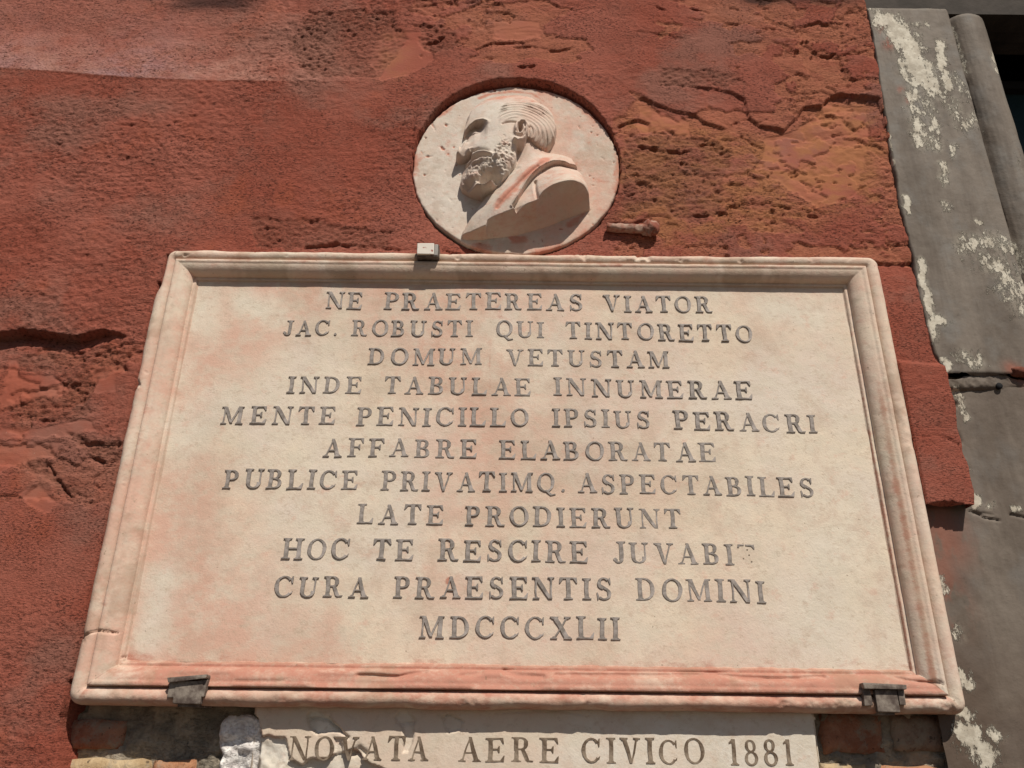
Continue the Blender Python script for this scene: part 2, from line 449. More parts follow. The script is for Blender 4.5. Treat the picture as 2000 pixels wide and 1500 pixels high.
H += rough * (0.0030 * grain + 0.0013 * np.minimum(0, fbm(X * 75, Z * 150, 8, 3, 0.7) + 0.06))
# flaky layering towards the right: terraces
tl = fbm(X * 5, Z * 11, 41, 4, 0.6) * 5
fr = tl - np.floor(tl)
right = ss(P(650, 100)[0], P(1000, 100)[0], X) * ss(PZ1 - 0.1, PZ1 + 0.02, Z)
lay = np.zeros_like(X)
zone = np.maximum(right * ss(P(1150, 100)[0], P(1260, 100)[0], X), 0.8 * ss(P(760, 80)[0], P(830, 80)[0], X) * ss(P(800, 140)[1], P(800, 100)[1], Z))
zone = np.maximum(zone, 0.9 * ss(P(330, 700)[0], P(250, 700)[0], X) * ss(P(100, 655)[1], P(100, 690)[1], Z) * ss(P(100, 1040)[1], P(100, 960)[1], Z))
for sd_, th_, dp_ in ((201, 0.13, 0.0030), (207, 0.20, 0.0034), (213, 0.26, 0.0026)):
    f_ = fbm(X * 6.5, Z * 10, sd_, 6, 0.58) * zone
    e_ = ss(th_ - 0.006, th_ + 0.006, f_)
    H -= dp_ * e_ * (0.35 + 0.65 * ss(th_ + 0.30, th_, f_)); lay = np.maximum(lay, e_ * (0.7 if sd_ == 201 else 1.0))
H += right * 0.0012 * ss(0.0, 0.16, fr) * (1 - fr) * ss(-0.1, 0.35, fbm(X * 9, Z * 14, 43, 3))
H -= 0.0028 * RM

# band line at the upper left
lt = PP([(-400, 128), (0, 135), (100, 140), (250, 152), (400, 158), (600, 160), (760, 162)])
dl = Z - np.interp(X, lt[:, 0], lt[:, 1])
fade = ss(P(830, 160)[0], P(450, 160)[0], X)
H += fade * np.where(dl > 0, -np.minimum(dl * 0.16, 0.02) * ss(0, 0.004, dl) - 0.0, 0.0)
H -= fade * 0.0015 * ss(0.002, -0.002, dl)

CR = [  # pts, depth, width
    ([(222, 650), (250, 655), (270, 661), (284, 664)], 0.006, 0.0035),
    ([(925, 98), (945, 90), (965, 84), (1000, 84), (1030, 82), (1057, 78)], 0.006, 0.0026),
    ([(1000, 92), (1040, 90), (1066, 96), (1090, 100), (1122, 92)], 0.006, 0.003),
    ([(830, 88), (850, 82), (870, 72)], 0.006, 0.004),
    ([(1345, 15), (1375, 20), (1385, 26)], 0.006, 0.003),
    ([(1280, 12), (1300, 20)], 0.005, 0.003), ([(1420, 13), (1445, 20)], 0.004, 0.003),
    ([(1530, 92), (1548, 98), (1565, 100)], 0.006, 0.003), ([(1600, 107), (1618, 110), (1630, 106)], 0.007, 0.003),
    ([(1640, 85), (1665, 76), (1694, 70)], 0.006, 0.003), ([(1640, 108), (1670, 104), (1700, 96)], 0.004, 0.003),
    ([(1245, 284), (1290, 290), (1330, 296), (1350, 292)], 0.008, 0.005),
    ([(1360, 282), (1385, 276), (1405, 280)], 0.005, 0.003),
    ([(1466, 345), (1500, 342), (1537, 350), (1560, 336), (1590, 312)], 0.004, 0.002),
    ([(1365, 352), (1390, 362), (1400, 360)], 0.005, 0.003), ([(1210, 385), (1240, 375), (1258, 370)], 0.005, 0.002),
    ([(1350, 420), (1390, 418), (1430, 415)], 0.006, 0.004), ([(1548, 418), (1590, 422), (1625, 420)], 0.005, 0.003),
    ([(1700, 222), (1690, 240), (1672, 250), (1655, 262)], 0.005, 0.003), ([(1640, 390), (1665, 380), (1690, 360)], 0.005, 0.0025),
    ([(1430, 240), (1450, 232), (1464, 228)], 0.005, 0.003), ([(1440, 258), (1470, 275), (1495, 285)], 0.005, 0.003),
    ([(1790, 857), (1830, 856), (1850, 862), (1868, 872)], 0.005, 0.0025),
    ([(590, 484), (610, 478), (640, 478), (660, 472), (680, 482)], 0.008, 0.004),
    ([(700, 478), (740, 482), (800, 486)], 0.006, 0.003), ([(862, 480), (880, 488), (900, 490)], 0.006, 0.003),
    ([(165, 885), (185, 896), (210, 902), (228, 895)], 0.006, 0.003),
    ([(90, 905), (105, 930), (125, 960), (140, 970)], 0.006, 0.003),
    ([(70, 818), (95, 820), (120, 814)], 0.005, 0.003), ([(95, 725), (120, 745), (130, 765)], 0.005, 0.003),
    ([(818, 200), (808, 240), (806, 272)], 0.004, 0.004), ([(1186, 428), (1205, 430), (1230, 436), (1250, 428), (1275, 424)], 0.008, 0.004), ([(1010, 132), (1030, 134), (1045, 132)], 0.006, 0.004),
]
for p, d, w in CR: crack(H, X, Z, p, d, w)
ledge(H, X, Z, [(-120, 650), (0, 650), (50, 641), (110, 651), (150, 656), (200, 641), (222, 648), (245, 655)],
      [0.030, 0.030, 0.030, 0.028, 0.026, 0.021, 0.010, 0.0], 0.06, 0.0016, 0.002, taper=(0.01, 0.004))
ledge(H, X, Z, [(1330, 165), (1380, 168), (1424, 176), (1456, 192), (1464, 224), (1488, 242), (1532, 250), (1556, 228), (1572, 204), (1608, 200), (1624, 184), (1648, 180), (1720, 192)],
      [0.002, 0.004, 0.005, 0.006, 0.006, 0.007, 0.007, 0.006, 0.007, 0.010, 0.011, 0.011, 0.009], 0.16, 0.0015, 0.0015, taper=(0.02, 0.001))
ledge(H, X, Z, [(1235, 186), (1260, 192), (1316, 216), (1360, 221), (1376, 235), (1416, 246), (1428, 250)], 0.0055, 0.07, 0.0012, 0.0015)
ledge(H, X, Z, [(1204, 247), (1228, 236), (1250, 232), (1272, 238)], 0.0075, 0.02, 0.0012, 0.0015, taper=(0.006, 0.006))
ledge(H, X, Z, [(1706, 507), (1740, 512), (1785, 510)], [0.006, 0.008, 0.009], 0.05, 0.0012, 0.0012, taper=(0.004, 0.002))
ledge(H, X, Z, [(800, 15), (870, 2), (950, 4)], 0.003, 0.03)
ledge(H, X, Z, [(1230, 60), (1290, 66), (1350, 75)], 0.003, 0.02)
# red block that stands forward beside the plaque, its foot a deep overhang
bk = PP([(1740, 706), (1800, 712), (1850, 716)])
H += (X > PX1 - 0.03) * ss(0.006, -0.006, Z - np.interp(X, bk[:, 0], bk[:, 1])) * 0.010
ft = PP([(1800, 985), (1830, 984), (1870, 986), (1902, 996)], 0.008)
fz_ = np.interp(X, ft[:, 0], ft[:, 1]) + fbm(X * 30, X * 0, 51, 4, 0.6) * 0.008
H = np.where((X > PX1 - 0.05) & (Z < fz_), np.minimum(H, 0.008 - (fz_ - Z) * 3.0), H)
# medallion recess
rr = np.hypot(X - mx, (Z - mz)); th = np.arctan2(Z - mz, X - mx)
rj = rr + 0.0012 * fbm(th * 30, th * 0, 61, 3) * 2 + 0.0025 * fbm(X * 50, Z * 50, 62, 3)
up = 0.5 + 0.5 * np.sin(th)
lip = 0.008 * ss(0.45, 1.0, up) * np.exp(-np.clip(rr - MR, 0, 1) / 0.06)
H += lip
wid = 0.0015 + 0.010 * ss(0.65, 1.0, up)                        # chamfer of the lip
base_r = np.where(up > 0.35, H, np.minimum(H, -0.004))
dropw = np.clip((rj - MR - 0.001) / wid, 0, 1)
H = np.where(rr < MR + 0.03, np.minimum(H, -0.026 + (H + 0.026) * ss(0, 1, dropw) ** 0.8), H)
low = ss(0.45, 0.1, up) * np.exp(-np.clip(rr - MR, 0, 1) / 0.05)
H -= 0.016 * low
# bed of the plaque and of the bricks below it
bed = [(142, 1330), (137, 1372), (124, 1400), (118, 1450), (117, 1700), (2400, 1700), (1960, 1520), (1925, 1480), (1893, 1395), (1893, 1330)]
q = PP(bed, -0.01); s = sub(X, Z, q, 0.03); x, z = X[s], Z[s]
db = sdpoly(x + fbm(x * 50, z * 50, 71, 3) * 0.006, z, q)
mort = np.zeros_like(X); mort[s] = ss(-0.002, 0.002, db)
mcol = np.zeros_like(X); mcol[s] = ss(0.004, 0.006, db)
mh = -0.044 + 0.008 * fbm(X * 25, Z * 25, 72, 4) + 0.006 * fbm(X * 90, Z * 90, 73, 3)
H = H * (1 - mort) + mh * mort
# lime lumps at the lower left
lm = PP([(430, 1440), (452, 1400), (505, 1396), (548, 1428), (580, 1462), (600, 1490), (600, 1560), (420, 1560)], -0.03)
s = sub(X, Z, lm, 0.03); lime = np.zeros_like(X)
lime[s] = ss(-0.006, 0.006, sdpoly(X[s] + fbm(X[s] * 40, Z[s] * 40, 75, 3) * 0.015, Z[s] + fbm(X[s] * 40, Z[s] * 40, 76, 3) * 0.015, lm))
lm2 = PP([(372, 1490), (400, 1470), (440, 1462), (450, 1520), (440, 1560), (372, 1560)], -0.03); s2 = sub(X, Z, lm2, 0.02)
l2 = ss(-0.004, 0.006, sdpoly(X[s2], Z[s2], lm2))
H += lime * (0.014 + 0.012 * fbm(X * 38, Z * 38, 77, 3)) * mort
H[s2] += l2 * (0.004 + 0.014 * fbm(X[s2] * 60, Z[s2] * 60, 78, 3))
# fall away behind the plaque, and behind the stone on the right
px_in = np.minimum(np.minimum(X - PX0, PX1 - X), np.minimum(Z - PZ0, PZ1 - Z))
H = np.where(px_in > 0.001, np.minimum(H, -0.02), H)
gap = ss(0.010, 0.0, X * 0 + np.abs(PX0 - X)) * ((Z > PZ0 - 0.01) & (Z < PZ1 - 0.06))
H -= 0.012 * gap * (X < PX0 + 0.02)
H = np.where((X > XE) & (Z > fz_ - 0.02), np.minimum(H, -0.03), H)
keep = (px_in < 0.02) & ((X < XE + 0.012) | (Z < LB - 0.06)) & (rr > MR - 0.012)
keep &= ~((X > PX1 - 0.015) & (Z < LB - 0.03) & (Z > PZ0 + 0.02))
STONE_X = P(1893, 1395, -0.02)[0]
keep &= ~((X > STONE_X + 0.05) & (Z < LB - 0.02) & (Z > -0.35))
# the torn right edge of the plaster: grid columns follow it
Xg = X.copy()
ci = np.clip(np.searchsorted(xs, XE[:, 0]), 3, len(xs) - 4)
for j in range(len(zs)):
    if Z[j, 0] < fz_[j, ci[j]] - 0.001 or Z[j, 0] > 1.6: continue
    c0 = ci[j]; e_ = XE[j, 0]
    Xg[j, c0 - 1] = e_ - 0.0006; Xg[j, c0] = e_; Xg[j, c0 + 1] = e_ + 0.0008
    H[j, c0 - 1] = H[j, c0 - 2] - 0.0003; H[j, c0] = H[j, c0 - 2] - 0.002; H[j, c0 + 1:] = -0.03
# colour fields
oc = np.zeros_like(X)
q = PP([(1205, 240), (1250, 195), (1350, 225), (1430, 250), (1540, 255), (1600, 205), (1716, 200), (1740, 330), (1700, 420), (1560, 440), (1420, 480), (1290, 480), (1215, 420)])
s = sub(X, Z, q, 0.08); oc[s] = ss(-0.015, 0.025, sdpoly(X[s] + fbm(X[s] * 12, Z[s] * 12, 81, 3) * 0.05, Z[s] + fbm(X[s] * 12, Z[s] * 12, 82, 3) * 0.05, q))
q = PP([(740, 50), (800, 60), (820, 120), (780, 170), (720, 160), (730, 100)]); s = sub(X, Z, q, 0.05)
oc[s] = np.maximum(oc[s], 0.5 * ss(-0.01, 0.03, sdpoly(X[s], Z[s], q)))
pale = fade * ss(0, 0.004, dl) * np.exp(-np.clip(dl, 0, 9) / 0.16) * 0.9
pale = pale * (0.95 + 0.9 * fbm(X * 3, Z * 5, 91, 3))
lil = fade * ss(0, 0.004, dl) * np.exp(-np.clip(dl, 0, 9) / 0.09)
lx0 = P(270, 120)[0]; lil = lil * (np.exp(-((X - lx0) / 0.11) ** 2) + 0.7 * np.exp(-((X - P(0, 80)[0]) / 0.12) ** 2))
grime_shade = np.zeros_like(X)  # soft shadows from above, painted as dark patches along the wall's top
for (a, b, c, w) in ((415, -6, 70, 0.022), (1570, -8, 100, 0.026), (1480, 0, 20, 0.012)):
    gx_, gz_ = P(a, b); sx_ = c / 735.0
    grime_shade += 0.85 * np.exp(-np.abs((X - gx_) / sx_) ** 4 - np.where(Z < gz_, (gz_ - Z) / w, (Z - gz_) / 0.05) ** 2)
house = empty('house_wall', (0, 0, -1.65))
tag(house, 'red plastered house wall with cracks, flaking patches and bare brick at the bottom', 'wall')
H = H * ss(1.62, 1.50, Z)
height_obj('plaster', xs, zs, H, keep, M_WALL, house, dict(layer=np.clip(lay * np.maximum(right, 0.25), 0, 1), smooth=np.clip(SM, 0, 1), ochre=oc, pale=np.clip(pale, 0, 1), lilac=np.clip(lil, 0, 1), rough=RM, grime_shade=np.clip(grime_shade, 0, 0.85), mortar=mcol, lime=lime * mort), (Xg, Z))

# ---- bricks laid bare under the plaque
def brick(px, hf, mat, seed):
    """px: outline corner pixels (left, top, right, bottom) at height hf, worn block"""
    (x0, z1), (x1, z0) = P(px[0], px[1], hf), P(px[2], px[3], hf)
    n, k = 9, 4
    V, Fc = [], []
    for j in range(k + 1):
        for i in range(n + 1):
            u, v = i / n, j / k
            ed = min(u * (x1 - x0), (1 - u) * (x1 - x0), v * (z1 - z0), (1 - v) * (z1 - z0))
            xx = x0 + u * (x1 - x0); zz = z0 + v * (z1 - z0)
            jx = float(fbm(np.float64(xx * 50), np.float64(zz * 50), seed, 2)) * 0.006
            jz = float(fbm(np.float64(xx * 50), np.float64(zz * 50), seed + 5, 2)) * 0.006
            hh = hf + float(fbm(np.float64(xx * 40), np.float64(zz * 40), seed + 9, 3)) * 0.006 - (0.004 if ed < 1e-6 else 0)
            V.append((xx + jx, -hh, zz + jz))
    W = n + 1
    for j in range(k):
        for i in range(n):
            a = j * W + i; Fc.append((a, a + 1, a + W + 1, a + W))
    ring = [i for i in range(W)] + [j * W + n for j in range(1, k + 1)] + [k * W + i for i in range(n - 1, -1, -1)] + [j * W for j in range(k - 1, 0, -1)]
    b0 = len(V)
    for r_ in ring: V.append((V[r_][0], 0.06, V[r_][2]))
    L = len(ring)
    for i in range(L):
        Fc.append((ring[i], b0 + i, b0 + (i + 1) % L, ring[(i + 1) % L]))
    o = mesh_obj('brick', V, Fc, mat, house, True)
    return o


brick((131, 1404, 236, 1462), -0.036, M_BRICK, 1)
brick((110, 1481, 282, 1545), -0.033, M_YBRICK, 2)
brick((300, 1485, 372, 1548), -0.035, M_OBRICK, 3)
brick((1600, 1392, 1733, 1473), -0.037, M_BRICK, 4)
brick((1740, 1396, 1880, 1468), -0.035, M_GBRICK, 5)
brick((1606, 1489, 1700, 1552), -0.034, M_YBRICK, 6)
brick((1708, 1497, 1850, 1556), -0.036, M_OBRICK, 7)

# ---- plastered stub beside the medallion
st = empty('pipe_stub', (*[P(1236, 446)[0]], -0.002, P(1236, 446)[1]))
tag(st, 'short stained stub with a knobbed end sticking out of the plaster beside the medallion', 'stub')
def tube(name, p0, p1, r0, r1, mat, parent, seg=20, n=14, jit=0.0015, seed=1):
    p0, p1 = Vector(p0), Vector(p1); ax = (p1 - p0); L = ax.length; ax.normalize()
    u = ax.orthogonal().normalized(); v = ax.cross(u)
    V, Fc = [], []
    for i in range(n + 1):
        t = i / n; rr_ = (r0 + (r1 - r0) * t)
        for k in range(seg):
            a = 2 * math.pi * k / seg
            rj_ = rr_ + jit * 2 * float(fbm(np.float64(t * 6 + seed), np.float64(math.cos(a) * 1.5 + math.sin(a)), seed, 3))
            V.append(p0 + ax * (L * t) + (u * math.cos(a) + v * math.sin(a)) * rj_)
    for i in range(n):
        for k in range(seg):
            a = i * seg + k; b = i * seg + (k + 1) % seg
            Fc.append((a, b, b + seg, a + seg))
    V += [p0, p1]; a0 = len(V) - 2
    for k in range(seg):
        Fc.append((a0, (k + 1) % seg, k)); Fc.append((a0 + 1, n * seg + k, n * seg + (k + 1) % seg))
    return mesh_obj(name, V, Fc, mat, parent, True)


a_, b_ = P(1186, 439, 0.008), P(1262, 443, 0.010)
tube('shaft', (a_[0], 0.000, a_[1]), (b_[0], -0.003, b_[1]), 0.0080, 0.0090, M_STUB, st, seed=2, jit=0.0022, n=20)
def blob(name, c, rad, mat, parent, seed=1, amp=0.12, sc=(1, 1, 1), freq=2.2):
    V, Fc = [], []; n, k = 12, 18
    for i in range(n + 1):
        ph = math.pi * i / n
        for j in range(k):
            a = 2 * math.pi * j / k
            d = Vector((math.sin(ph) * math.cos(a), math.sin(ph) * math.sin(a), math.cos(ph)))
            w = 1 + amp * 2 * float(fbm(np.float64(d.x * freq + d.z * 1.7 + seed), np.float64(d.y * freq - d.z), seed, 3))
            V.append(Vector(c) + Vector((d.x * sc[0], d.y * sc[1], d.z * sc[2])) * rad * w)
    for i in range(n):
        for j in range(k):
            a = i * k + j; b = i * k + (j + 1) % k
            Fc.append((a, a + k, b + k, b))
    return mesh_obj(name, V, Fc, mat, parent, True)


c_ = P(1270, 442, 0.012)
blob('knob', (c_[0], -0.004, c_[1]), 0.0150, M_STUB, st, 4, 0.32, freq=3.0)

# ------------------------------------------------------------------ stone surround of the opening on the right
door = empty('stone_surround', (edge[5][0] + 0.1, 0, -1.65))
tag(door, 'worn grey stone surround of a dark opening, splashed with flaking white paint', 'surround')
SX0 = float(np.mean(edge[3:11, 0])) - 0.004                     # left arris of the upper stone
zt = P(1780, 12, 0.0)[1]; zj = P(1900, 733, 0.0)[1]
flat_r = P(1893, 160, 0.0)[0]


def band(name, prof, z0, z1, top_round, mat, attrs_fn, parent, step=0.0019, bottom=None, hmod=None, follow=False, seed=1):
    """a profile (x, h) carried up from z0 to z1"""
    pr = [prof[0]]
    for (a, b) in zip(prof[:-1], prof[1:]):
        L = math.hypot(b[0] - a[0], b[1] - a[1]); n = max(1, int(L / step))
        for i in range(1, n + 1): pr.append((a[0] + (b[0] - a[0]) * i / n, a[1] + (b[1] - a[1]) * i / n))
    pr = np.array(pr); zz = np.arange(z0, z1 + 1e-6, step)
    Xp = np.repeat(pr[None, :, 0], len(zz), 0).copy(); Hp = np.repeat(pr[None, :, 1], len(zz), 0).copy()
    Zp = np.repeat(zz[:, None], len(pr), 1).copy()
    Hn = 0.0028 * fbm(Xp * 7, Zp * 5, seed, 3) + 0.0022 * fbm(Xp * 30 + Hp * 30, Zp * 22, seed + 3, 4)
    Xp += 0.0015 * fbm(Hp * 40, Zp * 35, seed + 5, 3) * 2 * (Xp < pr[0, 0] + 0.01)
    Hp = Hp + Hn
    if hmod: Hp = hmod(Xp, Zp, Hp)
    near = np.exp(-(z1 - Zp) / 0.02) * (1 if top_round else 0) + np.exp(-(Zp - z0) / 0.02) * (1 if bottom else 0)
    Zp += near * 0.006 * fbm(Xp * 30, Xp * 0, seed + 7, 4, 0.6)
    if top_round:
        t = np.clip((Zp - (z1 - top_round)) / top_round, 0, 1)
        Hp = Hp - top_round * (1 - np.sqrt(np.clip(1 - t * t, 0, 1))) * 0.9
    if bottom:
        t = np.clip(((z0 + bottom) - Zp) / bottom, 0, 1)
        Hp = Hp - bottom * (1 - np.sqrt(np.clip(1 - t * t, 0, 1)))
    if follow: Xp += (np.interp(Zp, ez, ex) + 0.0005 - pr[0, 0]) * np.clip(1 - (Xp - pr[0, 0]) / 0.05, 0, 1)
    V = np.stack([Xp, -Hp, Zp], -1).reshape(-1, 3)
    nz, nx = Xp.shape; I = np.arange(nx * nz).reshape(nz, nx)
    Q = np.stack([I[:-1, :-1], I[:-1, 1:], I[1:, 1:], I[1:, :-1]], -1).reshape(-1, 4)
    # cap top back to the wall
    return np_mesh(name, V, Q, mat, parent, attrs_fn(Xp, Zp, V))


WHITE = [  # px polyline, radius px, strength
    ([(1735, 45), (1760, 68), (1785, 110), (1800, 150)], 26, 1.15), ([(1790, 120), (1815, 150), (1830, 180)], 16, 1.0),
    ([(1770, 50), (1812, 48)], 8, 0.8), ([(1760, 120), (1766, 150)], 9, 0.9),
    ([(1785, 175), (1790, 230), (1800, 280)], 15, 0.85), ([(1810, 190), (1825, 240), (1828, 290)], 12, 0.7),
    ([(1836, 85), (1840, 130), (1855, 170)], 11, 0.95), ([(1870, 145), (1885, 190)], 14, 0.62), ([(1855, 195), (1880, 250), (1905, 230)], 16, 0.62),
    ([(1865, 285), (1866, 305)], 7, 0.75), ([(1838, 320), (1842, 360)], 9, 0.72), ([(1848, 400), (1853, 412)], 8, 0.7),
    ([(1703, 16), (1712, 26)], 9, 0.8), ([(1906, 432), (1912, 434)], 6, 1.0),
    ([(1890, 480), (1935, 475), (1990, 480), (2010, 500)], 22, 0.72), ([(1930, 510), (1960, 530), (1990, 560)], 24, 0.72), ([(1965, 560), (2000, 600)], 22, 0.7),
    ([(1768, 385), (1774, 415)], 6, 1.2), ([(1728, 225), (1745, 320)], 3, 0.9), ([(1796, 508), (1806, 560), (1818, 620), (1824, 670)], 7, 1.15),
    ([(1834, 625), (1840, 626)], 9, 1.2), ([(1842, 706), (1856, 712), (1852, 724)], 8, 1.0), ([(1880, 700), (1900, 705)], 16, 0.7),
    ([(1872, 755), (1885, 780), (1893, 810)], 7, 0.85), ([(1890, 920), (1898, 950), (1912, 972)], 9, 1.25),
    ([(1985, 990), (2000, 990)], 6, 0.9), ([(1940, 985), (1955, 980)], 6, 0.7),
    ([(1845, 1125), (1850, 1150)], 7, 0.75), ([(1875, 1225), (1890, 1245)], 9, 0.65), ([(1888, 1315), (1902, 1335)], 10, 0.85),
    ([(1890, 1385), (1905, 1400)], 9, 1.15), ([(1925, 1425), (1930, 1435)], 7, 1.0), ([(1955, 1430), (1968, 1440)], 8, 0.9), ([(1905, 1430), (1925, 1460), (1945, 1480)], 15, 1.2),
    ([(1720, 12), (1850, 14)], 5, 0.5), ([(1860, 20), (1880, 60), (1900, 130)], 4, 0.6), ([(1948, 95), (1955, 130)], 7, 0.8), ([(1985, 300), (1995, 330)], 10, 0.4),
]


def stone_attrs(Xp, Zp, V):
    w = np.zeros_like(Xp)
    for p, r, s_ in WHITE:
        q = PP(p); rad = r * 1.45 / 1050.0
        d, _ = dline(Xp + fbm(Xp * 40, Zp * 40, 14, 2) * 0.01, Zp, q)
        w = np.maximum(w, s_ * np.exp(-(d / rad) ** 2))
    rd = np.zeros_like(Xp)
    for p, r, s_ in (([(1722, 50), (1735, 90)], 12, 1.0), ([(1760, 175), (1768, 195)], 9, 1.0), ([(1975, 720), (2000, 735)], 14, 1.0), ([(1840, 1010), (1850, 1100), (1880, 1200)], 26, 0.7), ([(1840, 1000), (1860, 1060)], 40, 0.8)):
        d, _ = dline(Xp, Zp, PP(p)); rd = np.maximum(rd, s_ * np.exp(-(d / (r / 1050.0)) ** 2))
    br = ss(zj + 0.05, zj - 0.06, Zp) * 0.7 + ss(zj - 0.15, zj - 0.5, Zp) * 0.5
    br = br * (0.8 + 0.9 * fbm(Xp * 4, Zp * 3, 5, 3))
    br = np.maximum(br, 0.4 * ss(0.02, 0.0, np.abs(Xp - flat_r - 0.01)))
    gr = np.zeros_like(Xp)
    return dict(white=w, red=rd, brown=np.clip(br, 0, 1), grime_shade=gr)


RB = 0.010
def arc(cx, ch, r, a0, a1, n):
    return [(cx + r * math.cos(R(a0 + (a1 - a0) * i / n)), ch + r * math.sin(R(a0 + (a1 - a0) * i / n))) for i in range(n + 1)]


zb = -0.35
ROLL_W = 0.088
flatprof = [(SX0, -0.06), (SX0, -0.004), (SX0 + 0.003, 0.0), (flat_r - RB, 0.0)] + arc(flat_r - RB, -RB, RB, 90, 10, 6)[1:] + [(flat_r + 0.001, -0.036), (flat_r + 0.004, -0.06)]
rollprof = [(flat_r + 0.002, -0.070)] + arc(flat_r + 0.004 + ROLL_W / 2, -0.048, ROLL_W / 2, 190, -20, 18) + [(flat_r + ROLL_W + 0.004, -0.16)]
o = band('stone_block', flatprof, zj + 0.0025, zt, 0.014, M_STONE, stone_attrs, door, bottom=0.006, seed=3, follow=True)
o = band('roll_moulding', rollprof, zb - 0.001, zt - 0.004, 0.020, M_STONE, stone_attrs, door, seed=9)
# lower stones: set back, the plaster and the plaque lap over them
flatlow = [(PX1 - 0.03, -0.020), (flat_r - RB, -0.014)] + arc(flat_r - RB, -0.014 - RB, RB, 90, 10, 6)[1:] + [(flat_r + 0.001, -0.05), (flat_r + 0.004, -0.07)]
zc = P(1950, 1018, -0.02)[1]
low1x = P(1852, 800, -0.01)[0] - 0.02
prof1 = [(low1x, -0.06), (low1x, -0.012), (low1x + 0.02, -0.010), (flat_r - RB, -0.008)] + arc(flat_r - RB, -0.008 - RB, RB, 90, 10, 6)[1:] + [(flat_r + 0.001, -0.05), (flat_r + 0.004, -0.07)]
zb = -0.35
def lowcracks(Xp, Zp, Hp):
    for p, dep, w in (([(1898, 998), (1912, 1000), (1930, 1010), (1955, 1014)], 0.005, 0.0016), ([(1905, 1003), (1925, 999), (1940, 1003)], 0.003, 0.0014), ([(1975, 1005), (2010, 1010)], 0.004, 0.0018), ([(1846, 770), (1856, 785), (1868, 786)], 0.008, 0.005), ([(1866, 845), (1874, 858)], 0.007, 0.005)):
        d, f = dline(Xp + fbm(Xp * 60, Zp * 60, 161, 3) * 0.004, Zp + fbm(Xp * 60, Zp * 60, 162, 3) * 0.004, PP(p, -0.01)); Hp = Hp - dep * np.exp(-(d / w) ** 2)
    return Hp


band('stone_block', [(PX1 - 0.03, -0.020)] + prof1[3:], zb, zj - 0.002, 0.009, M_STONE, stone_attrs, door, seed=13, step=0.0022, hmod=lowcracks)
# mortar in the joint, a bored hole and a rusty fixing
def box(name, x0, x1, h0, h1, z0, z1, mat, parent, bev=0.002, jit=0.0, seed=0, rot=0.0):
    """bevelled block between heights h0 < h1"""
    import bmesh
    rnd = random.Random(seed); bm = bmesh.new(); bmesh.ops.create_cube(bm, size=1)
    for v in bm.verts:
        v.co = Vector(((x0 + x1) / 2 + v.co.x * (x1 - x0), -(h0 + h1) / 2 + v.co.y * (h1 - h0), (z0 + z1) / 2 + v.co.z * (z1 - z0)))
        v.co += Vector((rnd.uniform(-jit, jit), rnd.uniform(-jit, jit), rnd.uniform(-jit, jit)))
    if bev: bmesh.ops.bevel(bm, geom=list(bm.edges), offset=bev, segments=2, affect='EDGES', profile=0.6)
    if rot:
        pv = Vector(((x0 + x1) / 2, 0, (z0 + z1) / 2)); bmesh.ops.rotate(bm, verts=bm.verts, cent=pv, matrix=Matrix.Rotation(rot, 3, 'Y'))
    me = bpy.data.meshes.new(name); bm.to_mesh(me); bm.free(); me.materials.append(mat)
    o = bpy.data.objects.new(name, me); link(o)
    if parent is not None:
        o.parent = parent; o.matrix_parent_inverse = Matrix.Translation(parent.location).inverted()
    return o


def jointmod(Xp, Zp, Hp):
    Hp = Hp + 0.003 * fbm(Xp * 60, Zp * 60, 171, 4, 0.6)
    for p, dep, w in (([(1842, 735), (1862, 735), (1880, 728), (1896, 726)], 0.016, 0.005), ([(1962, 726), (1985, 734), (2010, 738)], 0.018, 0.007)):
        d, f = dline(Xp, Zp + 0.003 * fbm(Xp * 50, Zp * 50, 172, 3), PP(p, -0.01)); Hp = Hp - dep * np.exp(-(d / w) ** 4)
    return Hp


band('mortar_joint', [(PX1 + 0.01, -0.014), (0.74, -0.010), (0.76, -0.0050), (0.90, -0.0050), (flat_r - 0.006, -0.009)], zj - 0.024, zj + 0.007, 0.004, M_STONE, stone_attrs, door, bottom=0.012, seed=23, step=0.0016, hmod=jointmod)
hx, hz = P(1950, 755, -0.008)
tube('bored_hole', (hx, 0.004, hz), (hx, 0.0085, hz), 0.0055, 0.0055, M_DARK, door, 16, 2, 0.0003)
fx, fz = P(1993, 728, -0.004)
blob('rusty_fixing', (fx, 0.002, fz), 0.013, mat_simple('rust', (0.12, 0.035, 0.02), (0.20, 0.07, 0.045), 60, 0.9, 0.002), door, 7, 0.25, (1.3, 0.7, 0.7))
# lintel over it, with a soffit running back into the opening
LM = [(SX0 - 0.03, zt + 0.002)]
def prism(name, prof_yz, x0, x1, mat, parent):
    """closed (h, z) outline carried along x"""
    n = len(prof_yz); V = [(x0, -h, z) for h, z in prof_yz] + [(x1, -h, z) for h, z in prof_yz]
    Fc = [(i, (i + 1) % n, n + (i + 1) % n, n + i) for i in range(n)] + [tuple(range(n - 1, -1, -1)), tuple(range(n, 2 * n))]
    o = mesh_obj(name, V, Fc, mat, parent); 
    return o


